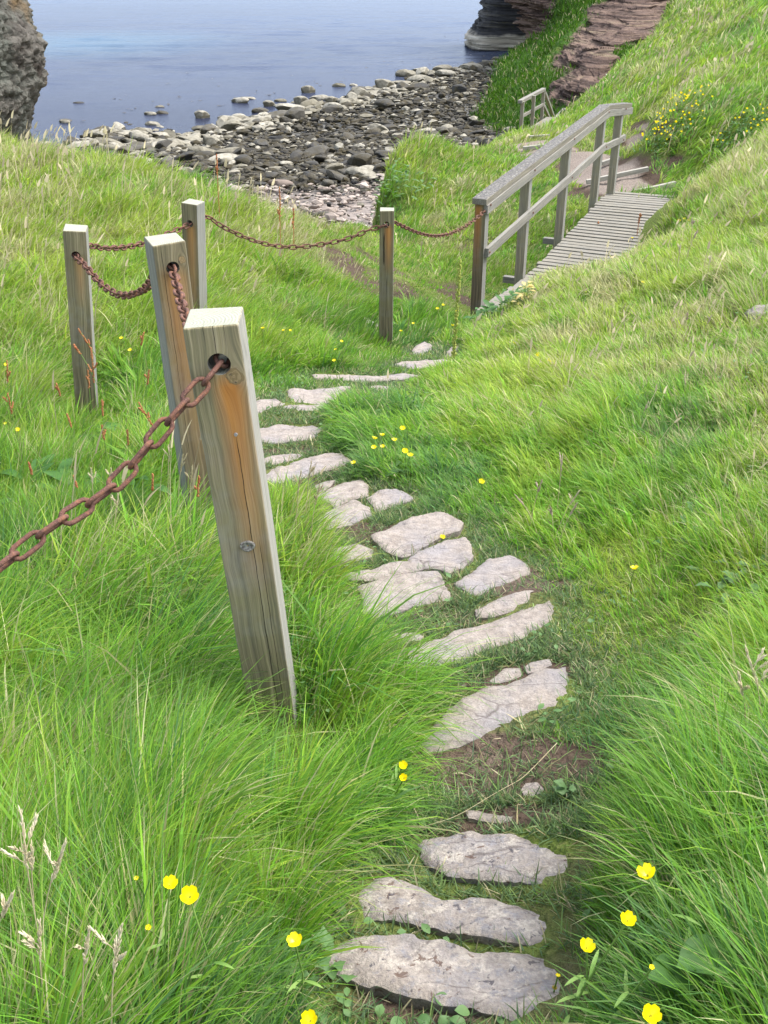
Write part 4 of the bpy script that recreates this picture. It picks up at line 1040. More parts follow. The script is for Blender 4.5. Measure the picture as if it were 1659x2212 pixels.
build_chain([hp(PB, 0, .085, .2), hB0] + ch([(381,612,3.20),(392,655,2.95),(408,705,2.65),(425,745,2.4)]) + [hA1, hp(PA, .006, .084, .3)], 'rusty chain dropping from the twisted post behind the nearest post', .5)
hC0, hC1 = hp(PC, 0, .135, -1), hp(PC, .0, .13, 1)
build_chain([hp(PC, 0, .13, .2), hC0] + ch([(187,577,5.0),(217,612,4.75),(257,637,4.45),(296,633,4.15),(324,612,3.85)]) + [hB1, hp(PB, 0, .084, .3)], 'rusty chain looping from the leftmost post towards the twisted post', .6)
hD0, hD1 = hp(PD, 0, .135, -1), hp(PD, 0, .13, 1)
build_chain([hp(PC, 0, .128, -.1), hp(PC, .01, .128, .55)] + ch([(198,531,5.5),(222,536,5.65),(270,534,5.95),(314,524,6.2),(370,502,6.5)]) + [hD0, hp(PD, 0, .128, -.2)], 'rusty chain running behind the twisted post to the brown streaked post', .6)
hE0, hE1 = hp(PE, 0, .105, -1), hp(PE, 0, .1, 1)
build_chain([hp(PD, 0, .128, .2), hp(PD, .02, .128, .55)] + ch([(447,468,6.86),(480,489,6.95),(523,510,7.03),(566,525,7.12),(610,533,7.2),(653,533,7.28),(705,526,7.37),(756,514,7.45),(799,496,7.52)]) + [hE0, hp(PE, 0, .1, -.2)], 'longest rusty chain sagging across the grass to the split post', .6)
RP1 = at(1050, 453, 10.12)
build_chain([hp(PE, 0, .1, .2), hp(PE, .01, .1, .55)] + ch([(854,481,7.75),(886,496,8.1),(919,507,8.5),(951,509,8.9),(984,500,9.3),(1017,481,9.7)]) + [RP1], 'rusty chain from the split post up to the bridge railing', .6)

# ------------------------------------------------------------------ footbridge
M_RAILW = m_wood('rail_timber', axis=1, tone=.82, green=.25, lichen=.4, grey=.45)
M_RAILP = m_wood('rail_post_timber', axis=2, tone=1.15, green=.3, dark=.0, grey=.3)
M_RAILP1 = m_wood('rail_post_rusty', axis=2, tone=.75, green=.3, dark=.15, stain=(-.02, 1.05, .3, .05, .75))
M_DECK = m_wood('deck_timber', axis=0, tone=.92, green=.1, grey=.6)
M_BOARD = m_wood('board_timber', axis=1, tone=.95, green=.15, grey=.7)
M_EDGE = m_wood('edging_timber', axis=1, tone=1.5, green=.1, grey=.6)
def bar_obj(name, p0, p1, w, h, m, parent, org, up=(0, 0, 1), bev=.004, **kw):
    """one beam with its own local axes (grain along y)"""
    p0, p1 = Vector(p0), Vector(p1)
    t = (p1 - p0); L = t.length; t.normalize()
    s = t.cross(Vector(up)).normalized(); n = s.cross(t)
    M = Matrix((s, t, n)).transposed().to_4x4(); M.translation = (p0 + p1) / 2
    bm = bmesh.new()
    bmesh.ops.create_cube(bm, size=1)
    bmesh.ops.scale(bm, vec=(w, L, h), verts=bm.verts)
    bmesh.ops.bevel(bm, geom=list(bm.edges), offset=bev, segments=2, affect='EDGES', profile=.6)
    bmesh.ops.subdivide_edges(bm, edges=[e for e in bm.edges if e.calc_length() > .3], cuts=12)
    for v in bm.verts:
        q = float(vn(v.co.x*3, v.co.y*2.2 + p0.x*7, v.co.z*3, 23))
        v.co.z += q * .004; v.co.x += float(vn(v.co.x*3, v.co.y*2.2 + p0.x*3, 7, 24)) * .003
    o = bmobj(name, bm, m, None)
    o.parent = parent
    o.matrix_parent_inverse = Matrix()
    o.matrix_local = Matrix.Translation(-Vector(org)) @ M
    return o
def post_obj(name, base, h, w, m, parent, org, yaw, deep=.4):
    base = Vector(base)
    bm = bmesh.new()
    bmesh.ops.create_cube(bm, size=1)
    bmesh.ops.scale(bm, vec=(w, w, h + deep), verts=bm.verts)
    bmesh.ops.translate(bm, vec=(0, 0, (h - deep) / 2), verts=bm.verts)
    bmesh.ops.bevel(bm, geom=list(bm.edges), offset=.005, segments=2, affect='EDGES', profile=.6)
    o = bmobj(name, bm, m, None); o.parent = parent
    o.matrix_local = Matrix.Translation(base - Vector(org)) @ Matrix.Rotation(yaw, 4, 'Z')
    return o
def build_bridge():
    org = BR[0]
    root = thing('footbridge', org, 'weathered wooden footbridge with slatted deck and one handrail over the gully', 'footbridge')
    yaw = -math.atan2(_bd[0], _bd[1])
    railz = [-2.25, -2.18, -2.10, -2.02, -2.05]
    n3 = np.array([_bn[0], _bn[1], 0])
    off = -.075
    tops = []
    for i, p in enumerate(BR):
        q = np.array([p[0], p[1], 0]) + n3 * off
        h = railz[i] - p[2] - .07
        base = np.array([q[0], q[1], p[2]])
        post_obj('rail_post', base, h, .115 if i == 0 else .105, M_RAILP1 if i == 0 else M_RAILP, root, org, yaw, .55 if i == 0 else .35)
        tops.append(np.array([q[0], q[1], railz[i]]))
    d3 = np.array([_bd[0], _bd[1], 0])
    # cap boards
    a = tops[0] - d3 * .1 - [0, 0, .033]; b = tops[3] + d3 * .09 - [0, 0, .033]
    bar_obj('handrail', a, b, .15, .060, M_RAILW, root, org)
    c = tops[3] + d3*.1 - [0, 0, .035]; e = tops[4] + np.array([.17, .28, -.03]) - [0, 0, .035]
    bar_obj('handrail', c, e, .14, .060, M_RAILW, root, org)
    side = n3 * .066
    bar_obj('side_board', a + side + d3*.02 - [0, 0, .078], b + side - [0, 0, .078], .04, .092, M_BOARD, root, org)
    bar_obj('side_board', c + side - [0, 0, .076], e + side - [0, 0, .076], .038, .088, M_BOARD, root, org)
    mz = [-2.80, -2.72, -2.635, -2.55, -2.54]
    m0 = np.array([tops[0][0], tops[0][1], mz[0]]) + n3*.08 - d3*.03; m1 = np.array([tops[3][0], tops[3][1], mz[3]]) + n3*.08 + d3*.05
    bar_obj('mid_rail', m0, m1, .042, .095, M_BOARD, root, org)
    m2 = np.array([tops[3][0], tops[3][1], mz[3] - .02]) + n3*.078 + d3*.06; m3 = np.array([tops[4][0], tops[4][1], mz[4] + .0]) + n3*.074 + d3*.2
    bar_obj('mid_rail', m2, m3, .04, .09, M_BOARD, root, org)
    for i in range(5):
        for zz_ in (railz[i] - .078, np.interp(i, range(5), mz)):
            b3 = bmesh.new()
            bmesh.ops.create_cone(b3, cap_ends=True, segments=8, radius1=.014, radius2=.010, depth=.012)
            q = np.array([tops[i][0], tops[i][1], zz_]) + n3 * (.09 if zz_ > railz[i] - .1 else .105)
            o = bmobj('bolt', b3, M_RUST, None); o.parent = root
            o.matrix_local = Matrix.Translation(Vector(q - org)) @ Vector(n3).to_track_quat('Z', 'Y').to_matrix().to_4x4()
    # deck of cross boards
    L = np.r_[0, np.cumsum(np.linalg.norm(np.diff(BR[:, :2], axis=0), axis=1))]
    bm = bmesh.new()
    t = -.12; k = 0
    while t < L[-1] + .15:
        tt = np.clip(t, 0, L[-1])
        z = np.interp(tt, L, BR[:, 2])
        c = BR[0, :2] + _bd * t
        wob = random.uniform(-.02, .02)
        p0 = np.array([*(c + _bn * (-.02 + wob)), z - .02 + random.uniform(-.004, .004)]); wd = 1.02 + .42 * np.clip((t - 2.6) / 2.0, 0, 1)
        p1 = np.array([*(c + _bn * (wd + wob)), z - .02 + random.uniform(-.006, .006)])
        fan = .10 * max(0, (t - 3.2) / 2)
        p1[:2] += _bd * fan
        add_bar(bm, p0 - org, p1 - org, .108, .036, bev=.004)
        t += .128; k += 1
    o = bmobj('deck', bm, M_DECK, root)
    # bearers under the deck, two of them running out past the posts
    for s in (.18, .84):
        q0 = np.array([*(BR[0, :2] + _bn*s), BR[0, 2] - .12]); q1 = np.array([*(BR[3, :2] + _bn*s), BR[3, 2] - .13]); qm = np.array([*(BR[1, :2] + _bn*s), BR[1, 2] - .12])
        bar_obj('beam', q0, qm, .07, .15, M_RAILP, root, org); bar_obj('beam', qm + d3*.003, q1, .07, .15, M_RAILP, root, org)
    for i in (0, 1, 2):
        c = BR[i] + d3 * .09
        bar_obj('outrigger', c - n3 * (.3 if i else .02) - [0, 0, .075], c + n3 * .14 - [0, 0, .075], .075, .075, M_BOARD, root, org)
build_bridge()

def build_far_bridge():
    dd = 36.0
    b = [at(1125, 283, dd), at(1149, 273, 37.3), at(1170, 255, 39.3)]
    t = [at(1125, 219, dd), at(1149, 206, 37.3), at(1172, 194, 39.3)]
    org = b[0]
    root = thing('boardwalk', org, 'small distant wooden boardwalk with railing and steps down to the beach', 'boardwalk')
    dr = b[2] - b[0]; yaw = -math.atan2(dr[0], dr[1])
    for p, q in zip(b, t): post_obj('rail_post', p, float(q[2] - p[2]), .11, M_RAILP, root, org, yaw, .6)
    bar_obj('handrail', t[0] + (t[0]-t[2])*.04, t[2] + (t[2]-t[0])*.06, .15, .10, M_BOARD, root, org)
    bar_obj('mid_rail', at(1127, 252, dd), at(1176, 224, 39.5), .05, .1, M_BOARD, root, org)
    s0, s1 = at(1177, 200, 39.6), at(1198, 258, 44.5)
    bar_obj('stair_rail', s0, s1, .1, .1, M_RAILP, root, org)
    bar_obj('stair_rail', at(1174, 226, 39.6), at(1190, 262, 43.5), .08, .1, M_RAILP, root, org)
    bar_obj('stair_rail', at(1198, 262, 44.5), at(1222, 236, 47), .25, .12, M_BOARD, root, org)
    bar_obj('stair_post', at(1222, 236, 46.9), at(1226, 262, 46.9), .1, .1, M_RAILP, root, org, up=(0, 1, 0))
    bm = bmesh.new()
    d = np.array([dr[0], dr[1], 0]); Ld = np.linalg.norm(d); d /= Ld; n = np.array([d[1], -d[0], 0])
    k = -.8
    while k < Ld + .3:
        c = np.array(b[0]) + d * k; c[2] = np.interp(k, [0, Ld], [b[0][2], b[2][2]]) - .03
        add_bar(bm, c + n*.1 - org, c + n*1.25 - org, .17, .05, bev=.006)
        k += .2
    bmobj('deck', bm, M_DECK, root)
build_far_bridge()
for a, b_, lab in (((1372,415,15.75),(1457,407,15.9),'pale timber edging slanting across the path at the end of the bridge deck'),
              ((1267,393,16.7),(1397,391,16.8),'timber edging across the sandy path right behind the last bridge posts'),
              ((1300,354,18.1),(1336,350,18.2),'short timber edging seen between the last two bridge posts'),
              ((1130,321,20.9),(1180,320,20.9),'timber edging on the far path, lower of two left of the handrail'),
              ((1142,305,22.2),(1188,303,22.3),'timber edging on the far path, upper of two left of the handrail')):
    p, q = at(*a), at(*b_)
    for v in (p, q): v[2] = max(v[2], float(H(v[0], v[1])) + .02)
    root = bar_obj('timber_edging', p, q, .07, .07, M_EDGE, None, (0, 0, 0))
    tag(root, lab, 'edging', 'timber edgings across the path')

# ------------------------------------------------------------------ plants
def leaf(L, w, droop, lobes=0, fold=.25, seg=6):
    """leaf blade along +x, returns V,F"""
    s = np.linspace(0, 1, seg + 1)
    if lobes: wid = w * np.sin(np.pi * np.clip(s, .02, 1)**.8)**.7 * (1 + .35 * np.cos(s * lobes * 2 * np.pi))
    else: wid = w * np.sin(np.pi * np.clip(s*.97 + .03, 0, 1))**.75
    ang = droop * s
    x = np.r_[0, np.cumsum(np.cos(ang[:-1]) * L / seg)]; z = np.r_[0, np.cumsum(-np.sin(ang[:-1]) * L / seg)]
    V = []
    for k in range(seg + 1):
        V += [(x[k], -wid[k]/2, z[k] + fold*wid[k]/2), (x[k], 0, z[k]), (x[k], wid[k]/2, z[k] + fold*wid[k]/2)]
    return np.array(V), grid_faces(3, seg + 1)
def rot(V, yaw, pitch):
    c, s = math.cos(pitch), math.sin(pitch)
    V = np.c_[V[:, 0]*c - V[:, 2]*s, V[:, 1], V[:, 0]*s + V[:, 2]*c]
    c, s = math.cos(yaw), math.sin(yaw)
    return np.c_[V[:, 0]*c - V[:, 1]*s, V[:, 0]*s + V[:, 1]*c, V[:, 2]]
def leafy_plant(name, px, py, n, L, w, r, label, cat='plant', m=M_LEAF, lobes=0, h=.12, group=None, yellow=0, seed=0, y0=0):
    rs = np.random.default_rng(100 + seed)
    g = gp(px, py, 0, y0)
    root = thing(name, g, label, cat, group)
    mb = MB(); ms = MB(); my = MB()
    for k in range(n):
        a = rs.uniform(0, 2*np.pi); rr = r * rs.uniform(0, 1)**.6
        x, y = rr*math.cos(a), rr*math.sin(a)
        z = float(H(g[0]+x, g[1]+y)) - g[2]
        hh = h * rs.uniform(.35, 1.1)
        V, F = leaf(L*rs.uniform(.6, 1.15), w*rs.uniform(.7, 1.1), rs.uniform(.4, 1.3), lobes)
        ya = a + rs.normal(0, .9)
        V = rot(V, ya, rs.uniform(.1, .8)) + [x, y, z + hh]
        (my if k < yellow else mb).add(V, F)
        V, F = tube([(x*.7, y*.7, z - .02), (x*.9, y*.9, z + hh*.6), (x, y, z + hh)], max(.0016, L*.012), 4)
        ms.add(V, F)
    obj('leaves', mb.mesh('leaves', m), root)
    if yellow: tag(obj('leaves', my.mesh('yellow_leaves', M_YLEAF), root), 'yellowed withering leaves')
    if h > .06: obj('stems', ms.mesh('stems', M_STEM), root)
    return root
leafy_plant('dock_plant', 1078, 692, 80, .10, .05, .26, 'clump of dark green leaves at the foot of the first bridge post', yellow=0, h=.16, seed=1)
leafy_plant('dock_plant', 1118, 655, 60, .08, .04, .2, 'leafy green clump growing over the near edge of the bridge deck', h=.14, seed=2)
leafy_plant('dock_plant', 1131, 672, 14, .09, .04, .07, 'small withered yellow plant right of the dark leafy clump by the bridge', m=M_YLEAF, h=.2, seed=3)
leafy_plant('dock_plant', 1275, 552, 26, .14, .07, .18, 'small clump of green leaves beside the middle of the bridge deck', h=.18, seed=4)
leafy_plant('dock_plant', 868, 420, 70, .15, .06, .5, 'bushy light green dock on the far bank beyond the gully', m=M_LEAF2, h=.3, seed=5)
leafy_plant('dock_plant', 70, 1095, 60, .17, .05, .32, 'patch of long dark dock leaves under the foreground chain at the left edge', h=.12, seed=6)
leafy_plant('dock_plant', 235, 1095, 40, .15, .05, .22, 'dark dock leaves in the grass just left of the twisted post', h=.12, seed=7)
leafy_plant('dock_plant', 290, 960, 34, .15, .05, .25, 'broad green leaves in the grass between the leftmost and the twisted posts', h=.1, seed=8)
leafy_plant('dock_plant', 1625, 2140, 14, .10, .06, .10, 'large dark leaves in the bottom right corner', h=.12, seed=9)
leafy_plant('creeping_buttercup', 545, 2110, 26, .036, .03, .12, 'cluster of lobed pale leaves at the foot of the bottom left buttercups', m=M_LEAF2, lobes=2, h=.07, seed=10)
leafy_plant('creeping_buttercup', 660, 1870, 10, .032, .03, .06, 'tiny lobed leaves in dark grass left of the mottled slab', m=M_LEAF2, lobes=2, h=.04, seed=11)
leafy_plant('creeping_buttercup', 1215, 1733, 4, .03, .028, .02, 'single pale lobed leaf on the right rim of the muddy patch', m=M_LEAF2, lobes=2, h=.03, seed=12)
leafy_plant('plantain', 818, 1028, 4, .085, .05, .05, 'pair of round pale leaves beside the small pointed slab', m=M_LEAF2, h=.02, seed=13)
leafy_plant('silverweed', 1570, 1250, 12, .07, .025, .09, 'feathery silvery leaves in turf at the right edge, upper of two rosettes', m=M_LEAF2, lobes=3, h=.05, seed=14)
leafy_plant('silverweed', 1590, 1280, 9, .06, .022, .07, 'feathery silvery leaves in turf at the right edge, lower of two rosettes', m=M_LEAF2, lobes=3, h=.04, seed=15)
leafy_plant('silverweed', 1478, 1160, 10, .07, .022, .09, 'fresh green feathery leaves in the turf left of the silvery rosettes', m=M_LEAF, lobes=3, h=.05, seed=16)
leafy_plant('plantain', 870, 2195, 9, .032, .024, .1, 'row of pale round leaves below the nearest slab at the bottom edge', m=M_LEAF2, h=.02, seed=17)
leafy_plant('plantain', 1030, 2205, 7, .03, .024, .06, 'pale leaves right of a similar row at the bottom edge below the nearest slab', m=M_LEAF2, h=.02, seed=18)
leafy_plant('clover', 1360, 1292, 8, .03, .02, .05, 'greyish leaves lying in the lawn below the lone buttercup', m=M_LEAF2, h=.015, seed=19)
leafy_plant('dock_plant', 705, 2090, 8, .03, .026, .07, 'small lobed leaves on the turf left of the nearest slab', m=M_LEAF2, lobes=2, h=.03, seed=20)

# buttercups
def buttercup_meshes():
    r = []
    for open_ in (.55, .95):
        mb = MB()
        for k in range(5):
            nu, nv = 7, 7
            a = np.linspace(-.5, .5, nu); q = np.linspace(0, 1, nv)
            A, Q = np.meshgrid(a, q)
            wid = .0118 * np.sin(np.pi * (.10 + .74 * Q))**.7
            rad = .0145 * Q * (1 - .10*(np.abs(A)*2)**2.5*Q - .05*(1 - np.abs(A)*2)*Q)
            lift = open_ * .011 * Q**1.6 + .002*np.abs(A)*2*Q
            V = np.stack([rad, wid * A * 1.25, lift - .002*(1-Q)], -1).reshape(-1, 3)
            mb.add(rot(V, k * 2*np.pi/5 + .1*(k % 2), 0), grid_faces(nu, nv))
        r.append(mb.mesh('flower', M_PETAL))
    c = MB()
    for rr, n, zz in ((.0042, 12, .0022), (.0022, 7, .0034)):
        for k in range(n):
            a = 2*np.pi*k/n
            V, F = tube([(rr*.5*math.cos(a), rr*.5*math.sin(a), 0), (rr*math.cos(a), rr*math.sin(a), zz), (rr*1.05*math.cos(a), rr*1.05*math.sin(a), zz+.0008)], [.0005, .0006, .0002], 4)
            c.add(V, F)
    return r, c.mesh('centre', M_CENTRE)
FLO, CEN = buttercup_meshes()
def buttercup(px, py, h, label, sc_=1.0, kind=1, y0=0, tilt=None, name='buttercup'):
    h = max(h, .02)
    p = gp(px, py, h, y0)
    lean = Vector((random.uniform(-.35, .35), random.uniform(-.35, .2), 0)) * h
    bx, by = p[0] - lean.x, p[1] - lean.y
    bz = float(H(bx, by))
    root = thing(name, (bx, by, bz), label, 'flower', 'yellow buttercups in the grass')
    top = np.array([p[0] - bx, p[1] - by, p[2] - bz])
    mid = top * .5 + np.array([random.uniform(-.06, .06)*h, random.uniform(-.06, .06)*h, .05*h])
    mb = MB()
    dist = float(np.linalg.norm(p))
    V, F = tube([(0, 0, -.01), mid, top*.97 , top], max(.0015, .00036*dist), 5); mb.add(V, F)
    if h > .1 and dist < 4:
        for _ in range(3):
            Lf, Ff = leaf(.045, .006, .8); f = random.uniform(.3, .6)
            mb.add(rot(Lf, random.uniform(0, 6), .6) + (mid * 2 * f), Ff)
    obj('stem', mb.mesh('stem', M_STEM), root)
    view = Vector((-p[0], -p[1], -p[2])).normalized()
    nrm = (Vector((0, 0, 1)) * .75 + view * (random.uniform(.25, .7) if kind else random.uniform(-.1, .4)) + Vector((random.uniform(-.25, .25), random.uniform(-.2, .2), 0))).normalized() if tilt is None else Vector(tilt).normalized()
    q = nrm.to_track_quat('Z', 'Y')
    s = sc_ * (.82 if dist < 2.6 else 1.0)
    f = bpy.data.objects.new('flower', FLO[kind]); put(f, root)
    f.matrix_local = Matrix.Translation(top) @ q.to_matrix().to_4x4() @ Matrix.Rotation(random.uniform(0, 6), 4, 'Z') @ Matrix.Scale(s, 4)
    c = bpy.data.objects.new('centre', CEN); put(c, root)
    c.matrix_local = f.matrix_local.copy()
BC = [
 (367,1911,.30,'smaller buttercup, left of two blooming side by side in the bottom left grass',.95,1),
 (410,1937,.29,'largest open buttercup at bottom left, right of its twin',1.2,1),
 (637,2033,.22,'tall buttercup leaning over the turf left of the nearest slab',1.05,0),
 (670,2205,.15,'buttercup cut by the bottom edge of the photo, left of centre',1.1,1),
 (295,1898,.22,'green buttercup seed ball with few petals, far left of the open pair',.35,0),
 (320,2004,.2,'tiny half open buttercup below the open pair at bottom left',.4,0),
 (870,1655,.16,'upper of two stacked buttercups beside the muddy patch',.85,1),
 (872,1681,.15,'lower of two stacked buttercups beside the muddy patch',.75,1),
 (1398,1891,.36,'wide open buttercup with distinct petals in the right foreground grass',1.05,1),
 (1355,1989,.33,'round buttercup below the widest one in the right foreground grass',.9,1),
 (1266,2048,.27,'buttercup with splayed petals right beside the nearest slab',.95,1),
 (1405,2194,.30,'buttercup at the bottom edge right of the path',1.0,1),
 (1408,2090,.30,'tiny faded bud in right foreground grass between two buttercups',.3,0),
 (1205,2108,.03,'single yellow petal lying on the nearest slab',.35,0),
 (1371,1228,.10,'lone buttercup on the short lawn right of the path',.9,0),
 (1040,1041,.10,'lone buttercup above the dark tuft right of the path',.9,0),
 (764,1000,.10,'buttercup at the tip of the long slanted slab, lowest of its cluster',.8,0),
 (808,967,.14,'buttercup low in the middle cluster, left of a smaller one',.85,0),
 (827,965,.14,'small buttercup low in the middle cluster, right of a bigger one',.75,0),
 (809,947,.16,'leftmost large buttercup of the middle cluster',.95,0),
 (826,940,.17,'buttercup high in the middle cluster, between two others',.85,0),
 (852,951,.16,'buttercup in the right half of the middle cluster on a straight stem',.9,0),
 (870,926,.17,'topmost buttercup of the middle cluster',.95,0),
 (875,975,.13,'tilted buttercup, upper left of a touching pair right of the cluster',1.0,0),
 (886,984,.12,'buttercup, lower right of a touching pair right of the cluster',1.0,0),
 (956,1161,.03,'crumpled yellow flower lying between the broad slab and the triangular slab',.8,0),
 (262,731,.2,'buttercup between the leftmost and twisted posts, upper of two',.95,0),
 (281,757,.2,'buttercup between the leftmost and twisted posts, lower of two',.95,0),
 (38,929,.2,'buttercup near the left edge above the foreground chain',.95,0),
 (13,788,.2,'buttercup at the extreme left edge of the field',.9,0),
 (12,915,.2,'small buttercup at the left edge beside a larger one',.6,0),
 (568,709,.2,'buttercup right of the nearest post top in bright grass',.95,0),
 (612,714,.16,'buttercup in bright grass left of the split post, one of a touching pair',.8,0),
 (627,714,.16,'paler buttercup touching its neighbour left of the split post',.7,0),
 (722,779,.12,'buttercup low in the grass left of the split post, nearest the long step',.8,0),
 (738,738,.14,'buttercup left of the split post, higher than the one near the long step',.9,0),
 (725,755,.12,'small buttercup between two others left of the split post',.7,0),
 (866,715,.18,'buttercup just right of the split post',.95,0),
 (893,699,.18,'paler buttercup a little further right of the split post',.9,0),
 (945,667,.2,'buttercup by the gully soil, left of a higher one',1.0,0),
 (957,659,.2,'topmost buttercup by the gully soil',.95,0),
 (987,673,.18,'buttercup left of the bridge post foot, upper of two',.9,0),
 (978,703,.16,'buttercup left of the bridge post foot, lower of two',1.0,0),
 (1163,768,.08,'yellow flower on the right slope, left of a brighter clump',1.1,1),
 (1185,781,.08,'bright yellow flower on the right slope, left half of a clump',1.2,1),
 (1194,785,.08,'bright yellow flower on the right slope, right half of a clump',1.2,1),
 (1112,741,.08,'pale yellow flower on the right slope below the withered plant',.9,0),
 (1467,477,.1,'yellow flower on the slope right of the bridge, left of three',1.5,0),
 (1478,473,.1,'yellow flower on the slope right of the bridge, middle of three',1.5,0),
 (1488,476,.1,'yellow flower on the slope right of the bridge, right of three',1.5,0),
 (1366,514,.1,'single small yellow flower above the slope right of the deck',1.2,0),
 (1389,610,.08,'small orange yellow flower alone in the middle of the right slope',1.0,0),
]
for px, py, h, l, s, k in BC: buttercup(px, py, h, l, s, k, name='fallen_petal' if 'petal lying' in l else 'buttercup')

# grass seed heads and sorrel
def spikelets(mb, base, top, n, ln, w, spread, rs):
    base, top = np.array(base), np.array(top)
    for k in range(n):
        f = (k + rs.uniform(0, .8)) / n
        c = base + (top - base) * f
        a = rs.uniform(0, 2*np.pi)
        d = (top - base) / (np.linalg.norm(top - base) + 1e-9) + spread * (1 - .6*f) * np.array([math.cos(a), math.sin(a), .2])
        d /= np.linalg.norm(d)
        l = ln * rs.uniform(.7, 1.2)
        V, F = tube([c, c + d*l*.35, c + d*l*.7, c + d*l], np.array([.3, 1, .8, .1]) * w, 4)
        mb.add(V, F)
def seed_stalk(name, px, py, H_, hl, label, m, cat, group, n=16, ln=.016, w=.0017, spread=.35, lean=(.12, 0), stem=M_STRAW, seed=0, branches=0, y0=0, dn=1.0):
    """stalk whose head top is seen at px,py"""
    rs = np.random.default_rng(500 + seed)
    p = gp(px, py, H_, y0)
    b = np.array([p[0] - lean[0]*H_, p[1] - lean[1]*H_, 0]); b[2] = float(H(b[0], b[1]))
    root = thing(name, b, label, cat, group)
    top = p - b
    dist = float(np.linalg.norm(p))
    P = [np.array([0, 0, -.02]), top*np.array([.25, .25, .5]), top*np.array([.65, .65, .82]), top]
    D = []
    for f in np.linspace(0, 1, 9):
        q = (1-f)**3*P[0] + 3*(1-f)**2*f*P[1] + 3*(1-f)*f*f*P[2] + f**3*P[3]; D.append(q)
    D = np.array(D)
    V, F = tube(D, max(.0009, .00032*dist), 4); mb = MB(); mb.add(V, F)
    hb = MB()
    kk = max(1.0, dist * .22)
    s0 = D[-1] + (D[-4] - D[-1]) / np.linalg.norm(D[-4] - D[-1]) * hl
    spikelets(hb, s0, D[-1], n, ln*min(kk, 2.2), w*min(kk, 2.6), spread, rs)
    for bi in range(branches):
        f = rs.uniform(.1, .6); c = s0 + (D[-1]-s0)*f
        a = rs.uniform(0, 6.28); d = np.array([math.cos(a)*.5, math.sin(a)*.5, .8]); e = c + d*hl*rs.uniform(.3, .55)
        V, F = tube([c, e], max(.0007, .00025*dist), 4); mb.add(V, F)
        spikelets(hb, c + (e-c)*.35, e, max(4, n//2), ln*min(kk, 2.2)*.9, w*min(kk, 2.6), spread, rs)
    obj('stem', mb.mesh('stem', stem), root); obj('seed_head', hb.mesh('seed_head', m), root)
GS = 'grass stalks gone to seed'
